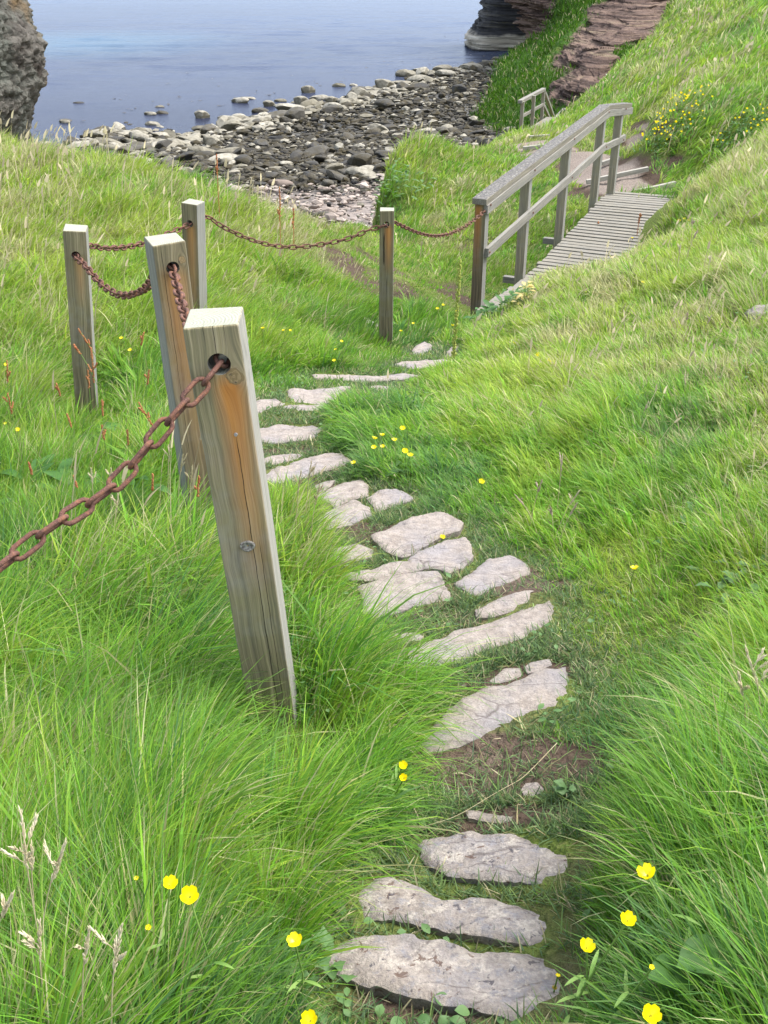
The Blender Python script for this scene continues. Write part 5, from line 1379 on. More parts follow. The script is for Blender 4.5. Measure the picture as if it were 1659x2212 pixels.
SEEDS = [
 (45,1755,.42,.10,'tallest pale seed stalk at the left edge of the foreground grass',M_SEED,3,(.02,.1)),
 (68,1830,.36,.05,'pale seed stalk close right of the tallest one at bottom left',M_SEED,0,(.1,0)),
 (140,1825,.40,.08,'slanting pale seed stalk right of the two at the bottom left edge',M_SEED,1,(.25,0)),
 (262,2000,.40,.10,'long pale seed stalk with spread spikelets at bottom left, below the buttercup pair',M_SEED,2,(.15,0)),
 (192,2010,.36,.07,'narrow seed stalk left of the long one at bottom left',M_SEED,0,(.15,0)),
 (85,1995,.34,.08,'faint loose seed stalk between the bottom left stalks',M_SEED,1,(.1,0)),
 (25,1935,.34,.05,'stubby seed head touching the left edge of the photo',M_SEED,0,(.3,0)),
 (1612,1405,.34,.10,'pale branching seed head leaning in from the right edge',M_SEED,4,(-.25,0)),
 (1595,1455,.30,.06,'pale seed head below the branching one at the right edge',M_SEED,2,(-.2,0)),
 (1215,985,.26,.09,'upright purplish flower spike rising behind the clump of velvet grass',M_PURPLE,0,(0,0)),
 (1115,1072,.2,.05,'drooping purplish head on the left side of the velvet grass clump',M_PURPLE,0,(-.5,0)),
 (1170,1040,.22,.05,'purplish head at the top middle of the velvet grass clump',M_PURPLE,0,(.15,0)),
 (1250,1062,.22,.06,'whitish head on the right side of the velvet grass clump',M_SEED,0,(.35,0)),
 (1190,1098,.14,.035,'small purplish head low in the velvet grass clump',M_PURPLE,0,(-.15,0)),
 (1245,1090,.18,.05,'purplish head lowest on the right of the velvet grass clump',M_PURPLE,0,(.3,0)),
 (1455,885,.16,.06,'bent white seed stalk in the dark grass of the right slope',M_SEED,0,(-.3,0)),
 (1400,870,.12,.05,'purplish head left of the bent white stalk on the right slope',M_PURPLE,0,(.2,0)),
 (1500,765,.15,.05,'pale head in the dark grass, upper left of two on the right slope',M_SEED,0,(-.2,0)),
 (1545,785,.15,.05,'pale head in the dark grass, upper right of two on the right slope',M_SEED,0,(-.1,0)),
 (1480,808,.14,.05,'pale head just above the bent white stalk on the right slope',M_SEED,0,(-.1,0)),
 (1535,685,.18,.04,'nodding purplish head near the right edge of the slope',M_PURPLE,0,(.2,0)),
 (1485,680,.16,.04,'purplish head left of the nodding one on the right slope',M_PURPLE,0,(.05,0)),
 (1505,500,.28,.06,'nodding pale head right of the three yellow flowers by the bridge',M_PURPLE,0,(.2,0)),
 (1470,530,.26,.06,'upright pale head below the three yellow flowers by the bridge',M_SEED,0,(0,0)),
 (1535,555,.26,.06,'white head standing alone on the slope right of the bridge',M_SEED,0,(0,0)),
 (1495,475,.28,.05,'dark pink head beside the three yellow flowers by the bridge',M_PURPLE,0,(-.1,0)),
 (555,862,.3,.03,'pale flat seed stalk lying out beside the ragged slab',M_SEED,0,(.7,0)),
 (650,1020,.36,.09,'pale drooping stalk rising by the nearest post, left of three',M_STRAW,1,(.1,0)),
 (672,1000,.34,.08,'pale drooping stalk rising by the nearest post, middle of three',M_STRAW,1,(.1,0)),
 (690,1050,.34,.08,'pale drooping stalk rising by the nearest post, right of three',M_STRAW,1,(.15,0)),
 (240,1015,.36,.06,'white feathery seed head above the foreground chain',M_SEED,2,(.1,0)),
 (197,1015,.36,.06,'white seed head left of a feathery one above the foreground chain',M_SEED,2,(.05,0)),
 (255,1070,.30,.07,'cream drooping seed head under the foreground chain',M_SEED,3,(.15,0)),
 (395,985,.36,.07,'straw coloured head in front of the lower part of the twisted post',M_STRAW,1,(.15,0)),
 (415,1010,.36,.06,'thin straw stalk crossing the twisted post low down',M_STRAW,0,(.1,0)),
 (368,955,.36,.09,'dense straw head at the left edge of the twisted post',M_STRAW,1,(.12,0)),
 (530,560,.3,.04,'pale nodding head right of the brown streaked post',M_SEED,0,(.3,0)),
 (545,578,.3,.04,'pale nodding head lower right of the brown streaked post',M_SEED,0,(.3,0)),
]
for i, (px, py, h, hl, l, m, br, le_) in enumerate(SEEDS):
    seed_stalk('grass_stalk', px, py, h, hl, l, m, 'grass stalk', GS, n=34, branches=br + 1, lean=le_, seed=i, w=.0013, ln=.013, spread=.42)
GR = 'rusty sorrel stalks in the left field'
SOR = [(170,712,.46,.10,'tallest pinkish sorrel in front of the leftmost post',(-.3,0),2),(198,760,.42,.14,'dense rusty sorrel right of the leftmost post foot',(.05,0),3),(160,745,.40,.05,'small sorrel tip on the leftmost post',(-.3,0),1),
 (15,780,.44,.09,'rusty sorrel at the left edge, taller of two',(.1,0),1),(17,850,.40,.08,'rusty sorrel at the left edge, shorter of two',(.0,0),2),(190,800,.36,.08,'rusty sorrel spike low beside the leftmost post',(.05,0),1),
 (122,830,.36,.05,'thin sorrel spike left of the leftmost post foot',(-.1,0),1),(145,895,.34,.05,'small sorrel spike below the leftmost post, left side',(-.1,0),0),(220,865,.34,.06,'sorrel spike below the leftmost post, right side',(.05,0),1),
 (300,870,.38,.09,'curved orange sorrel left of the twisted post',(-.25,0),2),(220,920,.32,.05,'sorrel spike above the white seed heads',(.0,0),1),(275,930,.32,.05,'sorrel spike right of the white seed heads',(.05,0),0),
 (62,1000,.3,.04,'reddest short sorrel above the dock patch, left of two',(-.05,0),0),(160,1030,.28,.035,'reddish short sorrel above the dock patch, right of two',(-.05,0),0),(322,800,.36,.06,'sorrel head at the left edge of the twisted post',(.15,0),1),(190,690,.34,.05,'faint sorrel head behind the leftmost post on its right',(.2,0),1),
 (310,720,.38,.06,'rusty sorrel left of the twisted post, high in the yellow grass',(.2,0),1),(430,1030,.3,.06,'brown sorrel near the foot of the twisted post',(.1,0),1),(330,1025,.3,.05,'reddish sorrel close left of the twisted post foot',(.1,0),0)]
for i, (px, py, h, hl, l, le_, br) in enumerate(SOR):
    seed_stalk('sorrel', px, py, h + .08, hl*1.25, l, M_SORREL, 'plant', GR, n=44, ln=.007, w=.0034, spread=1.2, lean=le_, stem=M_STEM, seed=60+i, branches=br)
for i, (px, py, h, hl, l) in enumerate([(468,335,.75,.2,'tall thin reddish dock stalk against the beach, leftmost of three'),(604,405,.8,.3,'bright reddish dock stalk at the edge of the beach, thickest of three'),(634,452,.5,.2,'short reddish dock stalk at the edge of the beach, rightmost of three'),(1293,480,.3,.12,'reddish stalk standing before the bridge deck, left of two')  ,(1383,462,.3,.12,'reddish stalk standing before the bridge deck, right of two')]):
    seed_stalk('dock_stalk', px, py, h, hl, l, M_SORREL, 'plant', 'tall reddish dock stalks', n=24, ln=.010, w=.003, spread=1.2, lean=(.03, 0), stem=M_SORREL, seed=90+i, branches=1)
seed_stalk('dock_stalk', 994, 565, .75, .65, 'tall green leafy spike left of the first bridge post', M_SEEDPALE, 'plant', None, n=90, ln=.02, w=.006, spread=1.1, lean=(.02, 0), stem=M_STEM, seed=99)

# dead straws lying about
def straw(pts, label, r=.0010):
    P = []
    for i in range(len(pts) - 1):
        a, b = gp(*pts[i], .03), gp(*pts[i+1], .03)
        P += [a + (b - a)*f for f in np.linspace(0, 1, 8, endpoint=False)]
    P.append(gp(*pts[-1], .02)); P = np.array(P)
    for _ in range(6): P[1:-1] = .25*P[:-2] + .5*P[1:-1] + .25*P[2:]
    V, F = tube(P - P[0], np.linspace(r, r*.5, len(P)), 5)
    o = obj('dead_straw', npmesh('dead_straw', V, [F], M_STRAW), loc=P[0]); tag(o, label, 'straw', 'dead straws lying on the ground')
straw([(1203,1605),(1165,1645),(1128,1682),(1075,1710),(985,1765),(900,1790)], 'long pale straw lying across the muddy patch and into the left grass')
straw([(1320,1640),(1400,1672),(1490,1700)], 'short pale straw lying on the turf right of the muddy patch', .0013)
straw([(1500,940),(1512,975),(1535,985),(1540,1010)], 'curly pale straw in the dry grass at the right edge', .002)
straw([(1560,1165),(1600,1145),(1640,1128)], 'straight pale straw slanting up near the right edge below the dark tuft', .002)
straw([(40,860),(90,910),(155,985)], 'pale stalk leaning diagonally across the grass above the foreground chain', .003)
# flowering clumps on the bank
def flower_clump(px, py, n, nf, r, label, seed, y0=14, L=.07):
    rs = np.random.default_rng(seed)
    g = gp(px, py, 0, y0)
    root = thing('trefoil_clump', g, label, 'plant', 'yellow flowering clumps on the bank')
    mb = MB()
    for k in range(n):
        a, rr = rs.uniform(0, 6.28), r*rs.uniform(0, 1)**.55
        x, y = rr*math.cos(a), rr*math.sin(a)*1.3
        z = float(H(g[0]+x, g[1]+y)) - g[2]
        hh = .13 * rs.uniform(.1, 1) * (1 - (rr/r)**2 * .6)
        V, F = leaf(L*rs.uniform(.7, 1.2), .035, rs.uniform(.3, 1.2), 0, .25, 3)
        mb.add(rot(V, rs.uniform(0, 6.28), rs.uniform(0, .9)) + [x, y, z + hh], F)
    obj('foliage', mb.mesh('foliage', M_LEAF), root)
    fm = None
    for k in range(nf):
        a, rr = rs.uniform(0, 6.28), r*rs.uniform(0, 1)**.6
        x, y = rr*math.cos(a), rr*math.sin(a)*1.3
        z = float(H(g[0]+x, g[1]+y)) - g[2] + .22*rs.uniform(.6, 1.2)
        f = bpy.data.objects.new('flower', FLO[1]); put(f, root)
        f.matrix_local = Matrix.Translation((x, y, z)) @ Matrix.Rotation(rs.uniform(.2, 1.1), 4, 'X') @ Matrix.Rotation(rs.uniform(0, 6), 4, 'Z') @ Matrix.Scale(rs.uniform(.9, 1.5), 4)
flower_clump(1455, 262, 260, 46, .6, 'large clump of yellow flowers on the overhanging bank above the path', 1)
flower_clump(1432, 305, 120, 14, .3, 'small clump of yellow flowers hanging low on the bank beside the bare path', 2)
flower_clump(1612, 290, 420, 26, .5, 'dark green clump with scattered yellow flowers at the right edge', 3)
flower_clump(1500, 225, 90, 12, .4, 'sparse yellow flowers trailing up the slope above the large clump', 4)

# rock at the right edge
def small_rock(px, py, s, label, m):
    g = gp(px, py)
    bm = bmesh.new(); bmesh.ops.create_icosphere(bm, subdivisions=4, radius=1)
    for v in bm.verts:
        c = v.co
        k = 1 + .35*float(fbm(c.x*1.2+px, c.y*1.2, c.z*1.2, 3, 7)) + .1*float(np.round(2*vn(c.x*1.5, c.y*1.5, c.z*6, 3)))
        v.co = Vector((c.x*s*k, c.y*s*.8*k, c.z*s*.5*k))
    o = bmobj('rock', bm, m, None, True); o.location = g
    a = o.data.attributes.new('rim', 'FLOAT', 'POINT')
    tag(o, label, 'rock')
small_rock(1655, 688, .13, 'pale grey rock poking out of the slope at the right edge', M_SLAB)

small_rock(797, 435, .9, 'grey layered rock outcrop at the mouth of the gully above the beach', M_SLAB2)
# ------------------------------------------------------------------ cliffs
def catmull(C, n):
    """C (m,k) -> (n,k)"""
    m = len(C); t = np.linspace(0, m - 1, n); i = np.clip(t.astype(int), 0, m - 2); f = (t - i)[:, None]
    p0, p1, p2, p3 = C[np.maximum(i-1, 0)], C[i], C[i+1], C[np.minimum(i+2, m-1)]
    return .5*((2*p1)+(-p0+p2)*f+(2*p0-5*p1+4*p2-p3)*f**2+(-p0+3*p1-3*p2+p3)*f**3)
CLIFF_PTS = None
def build_cliff():
    rows = [[(1035,262,58),(1110,312,48),(1200,290,45),(1290,235,44),(1350,165,52),(1480,150,58)],
            [(1062,205,62),(1130,215,56),(1210,190,53),(1275,160,51),(1350,115,56),(1500,90,62)],
            [(1085,140,74),(1150,130,66),(1220,105,62),(1295,85,60),(1385,50,62),(1520,30,68)],
            [(1140,88,84),(1190,66,76),(1240,30,71),(1315,22,67),(1415,-10,68),(1540,-20,74)],
            [(1112,30,88),(1190,0,81),(1250,-40,77),(1325,-50,73),(1430,-60,73),(1560,-60,80)],
            [(1110,-80,92),(1190,-90,87),(1260,-110,83),(1335,-120,80),(1440,-120,79),(1580,-120,85)],
            [(1115,-125,112),(1195,-128,112),(1265,-132,112),(1340,-135,112),(1445,-135,112),(1600,-135,112)]]
    rk = np.array([[.1,.25,.4,.5,.5,.4],[.0,.05,.5,.8,.5,.4],[.0,.05,.5,.95,.8,.6],[.95,.45,.15,.85,.9,.8],[1,1,.2,.55,.9,.8],[1,1,.5,.5,.8,.8],[.2,.2,.2,.2,.2,.2]])
    P = np.array([[np.r_[at(*c), r] for c, r in zip(row, rr)] for row, rr in zip(rows, rk)])
    nu, nv = 260, 300
    A = np.stack([catmull(P[k], nu) for k in range(len(P))])          # rows,nu,4
    G = np.stack([catmull(A[:, j], nv) for j in range(nu)], 1)         # nv,nu,4
    X = G[..., :3]; rock = np.clip(G[..., 3], 0, 1)
    du = np.gradient(X, axis=1); dv = np.gradient(X, axis=0)
    N = np.cross(du, dv); N /= np.linalg.norm(N, axis=-1)[..., None] + 1e-9
    if (N[..., 1].mean() > 0): N = -N
    x, y, z = X[..., 0], X[..., 1], X[..., 2]
    rock = rock * 1.02 + .62 * fbm(x*.4, y*.4, z*.6, 4, 5)
    rw = sstep(.35, .6, rock)
    lay = (z + .5*fbm(x*.15, y*.15, 0, 2, 8)) / .62
    li = np.floor(lay); fr = lay - li
    def hv(i, s): return vn(i*1.37 + .5, x*.22, y*.22, s)
    step = hv(li, 3)*(1 - sstep(.75, 1, fr)) + hv(li+1, 3)*sstep(.75, 1, fr)
    lay2 = lay * 3.1; l2 = np.floor(lay2)
    step2 = vn(l2*2.1 + .3, x*.5, y*.5, 6)
    disp = rw*(1.1*step + .55*step2 + .25*fbm(x*1.2, y*1.2, z*1.2, 3, 12) + .30*fbm(x*2.6, y*2.6, z*4, 3, 15)) + (1-rw)*(.45*fbm(x*.6, y*.6, z*.6, 4, 14) + .12)
    hor = N.copy(); hor[..., 2] *= .3
    Xd = X + hor * disp[..., None]
    me = npmesh('cliff', Xd.reshape(-1, 3), [grid_faces(nu, nv)], m_cliff(), False)
    attr(me, 'rock', rock.ravel())
    tag(obj('cliff', me), 'red layered sandstone cliff with steep grassy banks', None, None, 'structure')
    return Xd, rw, N
CLX, CLR, CLN = build_cliff()

def ring_rock(name, zs, edge, half, back, cy, nang, m, disp, label, right=True, attrname=None):
    an = np.linspace(0, 2*np.pi, nang, endpoint=False)
    ca, sa = np.cos(an), np.sin(an)
    e = 4.0
    rad = (np.abs(ca)**e + np.abs(sa)**e)**(-1/e)
    V = []
    A, Zg = np.meshgrid(an, zs)
    E = np.interp(zs, *zip(*edge))[:, None]
    if right: cx = E - half; 
    else: cx = E + half
    X = cx + half*rad*ca; Y = cy + back*rad*sa; Z = np.repeat(zs[:, None], nang, 1)
    nx, ny = np.repeat(ca[None], len(zs), 0), np.repeat(sa[None], len(zs), 0)
    d, at_ = disp(X, Y, Z)
    X = X + nx*d; Y = Y + ny*d
    V = np.stack([X, Y, Z], -1).reshape(-1, 3)
    top = np.array([[float(X[-1].mean()), cy, zs[-1] + .2]])
    F = grid_faces(nang, len(zs), True)
    k = np.arange(nang); b = (len(zs)-1)*nang
    T = np.stack([b + k, b + (k+1) % nang, np.full(nang, len(V))], 1)
    me = npmesh(name, np.r_[V, top], [F, T], m, False)
    if at_ is not None: attr(me, 'pit', np.r_[at_.ravel(), 1])
    tag(obj(name, me), label, None, None, 'structure')
def disp_cong(x, y, z):
    w1 = worley(x*1.5, y*1.5, z*1.7, 3); w2 = worley(x*4.2, y*4.2, z*4.4, 4); w3 = worley(x*9, y*9, z*9, 8)
    d = .75*fbm(x*.45, y*.45, z*.5, 3, 2) + .20*(.8 - w1) + .21*(.7 - w2) + .14*(.6 - w3)
    crev = sstep(.42, .55, np.abs(fbm(x*.5+4, y*.5, z*.8, 3, 33)))
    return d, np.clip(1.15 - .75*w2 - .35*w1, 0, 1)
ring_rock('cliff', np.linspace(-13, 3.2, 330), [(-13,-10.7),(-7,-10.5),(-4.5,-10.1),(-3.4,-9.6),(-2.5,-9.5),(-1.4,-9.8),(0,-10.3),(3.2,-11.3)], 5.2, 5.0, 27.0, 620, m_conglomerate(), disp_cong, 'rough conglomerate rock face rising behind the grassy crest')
def disp_stack(x, y, z):
    lay = (z + .15*fbm(x*.2, y*.2, 0, 2, 8)) / .42
    li = np.floor(lay); fr = lay - li
    s = vn(li*1.37 + .5, x*.25, y*.25, 3)*(1 - sstep(.8, 1, fr)) + vn((li+1)*1.37 + .5, x*.25, y*.25, 3)*sstep(.8, 1, fr)
    return .42*s + .16*vn(np.floor(lay*2.7)*1.7, x*.5, y*.5, 9) + .5*fbm(x*.35, y*.35, z*.2, 3, 4) + .15*fbm(x*1.5, y*1.5, z*1.5, 3, 5), None
ring_rock('cliff', np.linspace(-11.5, 2.5, 260), [(-11.5,8.6),(-9.9,8.6),(-9.2,8.45),(-8.8,8.6),(-8.3,9.3),(-7,9.8),(-5.6,10.2),(-3,10.9),(0,11.6),(2.5,12.4)], 6, 5, 113, 420, m_stack(), disp_stack, 'dark layered rock stack with a pale base standing in the sea', right=False)

# thin stream running down beside the hillside
def build_stream():
    c = [at(1322,165,40), at(1316,182,36.5), at(1303,196,35), at(1297,212,33.8), at(1288,226,32.8), at(1280,236,32)]
    P = catmull(np.array(c), 60)
    w = .16 + .10*vn(np.arange(60)*.4, 0, 0, 3)
    t = np.gradient(P, axis=0); s = np.cross(t, [0, -.8, .6]); s /= np.linalg.norm(s, axis=1)[:, None]
    V = np.stack([P - s*w[:, None], P + [0, -.06, .05], P + s*w[:, None]], 1).reshape(-1, 3)
    V += rng.normal(0, .03, V.shape)
    t_ = NT('white_water')
    col = t_.ramp(t_.noise(t_.pos(), 5, 5, .7), (.35, (.16, .15, .14)), (.55, (.5, .5, .5)), (.7, (.75, .76, .78)))
    me = npmesh('stream', V, [grid_faces(3, 60)], t_.pbr(col, .3))
    tag(obj('stream', me), 'thin white stream trickling down the rocks', None, None, 'structure')
build_stream()

# ------------------------------------------------------------------ sea and beach
WL = np.array([(px, py) for px, py in ((-200,330),(60,312),(150,296),(300,238),(440,248),(560,216),(650,200),(740,186),(850,163),(980,148),(1090,130),(1200,110))], float)
def sea_at(px, py, z=SEA):
    u, v = (px - CX)/K, (CY - py)/K
    k = z / (-ST + v*CT)
    return np.array([u*k, (CT + v*ST)*k])
WLw = np.array([sea_at(*p) for p in WL])
_o = np.argsort(WLw[:, 0]); WLw = WLw[_o]
def wl_y(x): return np.interp(x, WLw[:, 0], WLw[:, 1])
def beach_z(x, y):
    d = wl_y(x) - y - 7.0 * (1 - sstep(0, 5, np.asarray(x)))      # metres inland of the waterline
    return SEA + np.where(d > 0, .038*d, .06*d) + .10*fbm(x*.35, y*.35, 0, 3, 6)
def build_beach():
    x = np.linspace(-45, 34, 260); y = np.linspace(22, 135, 300)
    X, Y = np.meshgrid(x, y)
    Z = np.maximum(beach_z(X, Y) - .12, -13.0)
    t = NT('wet_shingle'); P = t.pos()
    n = t.noise(P, 2.5, 6, .7); n2 = t.noise(P, .35, 3)
    c = t.ramp(n, (.3, (.018, .018, .018)), (.55, (.06, .055, .042)), (.75, (.16, .145, .115)))
    f = t.ramp(t.n('ShaderNodeSeparateXYZ', Vector=P).outputs[2], (0, 0), (1, 1))
    pk = t.ramp(t.math('MULTIPLY', t.math('ADD', t.n('ShaderNodeSeparateXYZ', Vector=P).outputs[1], t.math('MULTIPLY', n2, 14)), .01), (.44, 1), (.50, 0))
    c = t.mix(pk, c, t.ramp(n, (.3, (.12, .095, .08)), (.6, (.27, .225, .195))))
    me = npmesh('beach', np.c_[X.ravel(), Y.ravel(), Z.ravel()], [grid_faces(260, 300)], t.pbr(c, .7, t.bump(n, .8, .08)))
    tag(obj('beach', me), 'stony beach below the cliffs', None, None, 'structure')
    yy = np.r_[np.geomspace(24, 420, 620), np.geomspace(440, 9000, 30)]; xx = np.linspace(-1, 1, 420)
    Yw, T_ = np.meshgrid(yy, xx, indexing='ij'); Xw = T_ * (60 + Yw * .75)
    fade = 1 - sstep(250, 420, Yw)
    Zw = .16*fbm(Xw*.05 + Yw*.02, Yw*.16, 0, 3, 401) + .10*fbm(Xw*.16, Yw*.5, 3, 3, 402) + .05*fbm(Xw*.5, Yw*1.1, 5, 2, 403)
    Zw *= (.35 + .65*sstep(-.3, .5, fbm(Xw*.012, Yw*.03, 2, 2, 404))) * fade * (1 - .8*sstep(8, 0, Yw - wl_y(Xw)))
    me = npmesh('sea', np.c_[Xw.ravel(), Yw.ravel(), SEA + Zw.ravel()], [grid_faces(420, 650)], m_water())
    tag(obj('sea', me), 'calm blue sea', None, None, 'structure')
build_beach()

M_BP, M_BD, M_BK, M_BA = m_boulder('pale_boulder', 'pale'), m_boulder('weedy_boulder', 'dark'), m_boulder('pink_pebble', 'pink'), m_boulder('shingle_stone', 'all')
def rock_shape(seed, sub, slab):
    bm = bmesh.new(); bmesh.ops.create_icosphere(bm, subdivisions=sub, radius=1)
    V = np.array([v.co[:] for v in bm.verts]); F = np.array([[v.index for v in f.verts] for f in bm.faces]); bm.free()
    rs = np.random.default_rng(seed)
    # squash towards random planes for a broken, blocky look
    for _ in range(7):
        n = rs.normal(0, 1, 3); n[2] *= .6; n /= np.linalg.norm(n); h = rs.uniform(.5, .85)
        d = V @ n; k = d > h
        V[k] -= (d[k] - h)[:, None] * n * .92
    V *= (1 + .10*fbm(V[:, 0]*1.6+seed, V[:, 1]*1.6, V[:, 2]*1.6, 3, 3))[:, None]
    V *= [1.15, rs.uniform(.5, .8), slab]
    return V, F
SH_HI = [rock_shape(i, 3, s) for i, s in enumerate([.3, .36, .26, .5, .34, .62, .32, .42])]
SH_LO = [rock_shape(i, 1, s) for i, s in enumerate([.32, .38, .3, .5, .36, .6, .32, .42])]
def build_boulders():
    # hand placed rocks that stand alone by the water: px, py of centre, width in px, colour, label
    SP = [(665,193,30,'p','tall pale boulder standing in the water, biggest off the beach',5),(732,180,24,'p','low brown boulder in the water right of the tall one',3),(765,178,16,'p','small pale rock in the water nearest the right of the low brown boulder',3),
      (520,214,38,'p','flat topped pale rock in shallow water, larger of a pair',1),(540,206,26,'p','flat pale rock at the back of a pair in shallow water',0),(580,222,26,'p','rounded pale boulder at the waters edge left of the tall boulder',5),(605,212,24,'p','pale rock between the rounded boulder and the tall boulder in the water',1),
      (435,247,32,'p','rounded pale boulder at the waters edge near the middle of the bay',5),(350,238,22,'d','dark weedy rock beside the waters edge on the left of the bay',3),(325,240,26,'p','pale flat rock left of the dark weedy one at the waters edge',1),
      (329,262,26,'p','light rounded stone near the left end of the beach',3),(140,257,26,'p','white flat rock in the water near the left cliff, lower of two',1),(139,253,24,'d','dark flat rock in the water near the left cliff, upper of two',0),
      (172,216,22,'d','brown weed covered rock far out in the water on the left',2),(226,270,28,'p','white flat slab awash in the shallows at the left',0),(344,224,16,'p','small pale stone out in the shallows at the left of the bay',3),
      (160,298,32,'p','large pale flat stone at the left tip of the beach, left of two',1),(205,297,26,'p','large pale flat stone at the left tip of the beach, right of two',3),(223,310,36,'p','long pale slab lying on the left tip of the beach',0),(283,308,30,'p','pale flat boulder at the left of the beach near the grass crest',1),
      (620,236,60,'p','longest white slab lying at the waters edge',0),(650,222,34,'p','pale boulder behind the longest white slab',5),(715,222,28,'p','rounded grey boulder in the middle of the waterline',5),(690,208,36,'p','flat pale rock at the waterline right of the tall boulder',1),
      (880,158,40,'p','large pale boulder at the point where the beach juts out',3),(860,182,44,'p','long pale slab behind the jutting point of the beach',0),(905,148,34,'p','flat brownish rock at the far tip of the jutting point',2),(955,150,38,'p','pale boulder right of the jutting point of the beach',1),(1015,150,44,'p','broad pale slab near the dark rock stack',1),(1072,132,24,'p','upright pale block nearest the dark rock stack',5),
      (960,165,40,'p','pale slab in the second row behind the jutting point',1),(795,200,36,'p','flat pale rock midway along the right waterline',0)]
    used = []
    meshes = {}
    def hi(k, mat):
        if (k, mat.name) not in meshes:
            V, F = SH_HI[k]; meshes[(k, mat.name)] = npmesh('boulder', V, [F], mat, False)
        return meshes[(k, mat.name)]
    for px, py, wpx, cc, lab, k in SP:
        p = sea_at(px, py + 4, SEA + .1)
        z = max(float(beach_z(p[0], p[1])), SEA - .08)
        dep = p[1]*CT - z*ST
        s = wpx / K * dep / 2 * 1.15
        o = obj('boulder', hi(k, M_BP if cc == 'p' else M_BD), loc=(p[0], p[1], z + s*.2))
        o.scale = (s, s, s*1.3 if k == 5 else s*1.15); o.rotation_euler = (rng.normal(0, .08), rng.normal(0, .08), rng.uniform(-.4, .4) + (math.pi if rng.uniform() < .5 else 0))
        tag(o, lab, 'boulder', 'boulders along the waters edge')
        used.append((p[0], p[1], s))
    used = np.array(used)
    # the rest of the beach
    n = 46000
    x = rng.uniform(-26, 24, n); y = np.where(rng.uniform(0, 1, n) < .45, rng.uniform(26, 56, n), rng.uniform(40, 104, n))
    d = wl_y(x) - y - 7.0*(1 - sstep(0, 5, x)) + 2.0*fbm(x*.3, y*.3, 2, 3, 44)
    z = beach_z(x, y)
    px, py, dep = proj(x, y, z)
    keep = (d > -5) & (px > 60) & (px < 1180) & (py < 520)
    keep &= z > H0(x, np.minimum(y, 60)) - .3
    keep &= rng.uniform(0, 1, n) < np.where(d < 0, .06, np.clip(.25 + d*.3, 0, 1))
    x, y, d, z, px, py = [a[keep] for a in (x, y, d, z, px, py)]
    n = len(x)
    up = sstep(45, 38, y + 3*fbm(x*.2, y*.2, 0, 2, 3))          # upper, finer shingle near the gully mouth
    s = .17*np.exp(rng.normal(0, .5, n))*(1 + .9*sstep(14, 2, d)) * (1 - .45*up)
    s = np.clip(s * np.where(x > 8, 1.15, 1), .07, .95)
    band = sstep(15, 7, d + 3*fbm(x*.25, y*.25, 5, 3, 46) + np.clip(x, 0, 30)*.35)
    palep = np.clip(.15 + .62*band, 0, 1)*(1 - up) 
    zone = np.where(rng.uniform(0, 1, n) < up*1.1 - .1, 1.0, np.where(rng.uniform(0, 1, n) < palep, .5, 0.0))
    zone = np.where((zone == 1) & (rng.uniform(0, 1, n) < .25), np.where(rng.uniform(0, 1, n) < .5, .5, 0), zone)
    bad = np.zeros(n, bool)
    for a in used: bad |= (x - a[0])**2 + (y - a[1])**2 < (a[2]*.9 + s*.5)**2
    x, y, d, z, s, zone = [a[~bad] for a in (x, y, d, z, s, zone)]
    n = len(x)
    app = s / np.hypot(x, y)
    order = np.argsort(-app)
    big = order[:235]; small = order[235:]
    labs = {.5: ('pale bare boulder among many on the outer beach', 'pale boulders on the beach', M_BP), 0.0: ('dark weed covered boulder among many on the beach', 'dark weedy boulders on the beach', M_BD), 1.0: ('pinkish stone among many on the upper beach', 'pinkish stones on the upper beach', M_BK)}
    for i in big:
        l, g, m = labs[float(zone[i])]
        k = int(rng.integers(0, 8))
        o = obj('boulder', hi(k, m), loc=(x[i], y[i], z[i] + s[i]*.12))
        o.scale = (s[i], s[i], s[i]); o.rotation_euler = (rng.normal(0, .18), rng.normal(0, .18), rng.uniform(0, 6.28))
        tag(o, l, 'boulder', g)
    V, F, Zn, Rn, off = [], [], [], [], 0
    for i in small:
        v, f = SH_LO[int(rng.integers(0, 8))]
        a = rng.uniform(0, 6.28); b = rng.normal(0, .25)
        w = v * s[i]
        w = np.c_[w[:, 0], w[:, 1]*math.cos(b) - w[:, 2]*math.sin(b), w[:, 1]*math.sin(b) + w[:, 2]*math.cos(b)]
        w = np.c_[w[:, 0]*math.cos(a) - w[:, 1]*math.sin(a), w[:, 0]*math.sin(a) + w[:, 1]*math.cos(a), w[:, 2]]
        V.append(w + [x[i], y[i], z[i] + s[i]*.1]); F.append(f + off); off += len(v)
        Zn.append(np.full(len(v), zone[i])); Rn.append(np.full(len(v), rng.uniform()))
    me = npmesh('shingle', np.concatenate(V), [np.concatenate(F)], M_BA, False)
    attr(me, 'zone', np.concatenate(Zn)); attr(me, 'rnd', np.concatenate(Rn))
    tag(obj('shingle', me), 'countless smaller stones covering the beach', None, None, 'stuff')
    # floating weed in the shallows
    mb = MB()
    for _ in range(90):
        xx = rng.uniform(-22, 14); dd = rng.exponential(6) + 1
        yy = wl_y(xx) + dd
        V_, F_ = leaf(.5*rng.uniform(.3, 1), .25*rng.uniform(.3, 1), .3, 0, .1, 3)
        mb.add(rot(V_, rng.uniform(0, 6), .15) + [xx, yy, SEA + .02], F_)
    tag(obj('seaweed', mb.mesh('seaweed', m_flat('weed', (.05, .035, .02), .5, None, 3))), 'scraps of dark weed floating off the beach', None, None, 'stuff')
build_boulders()

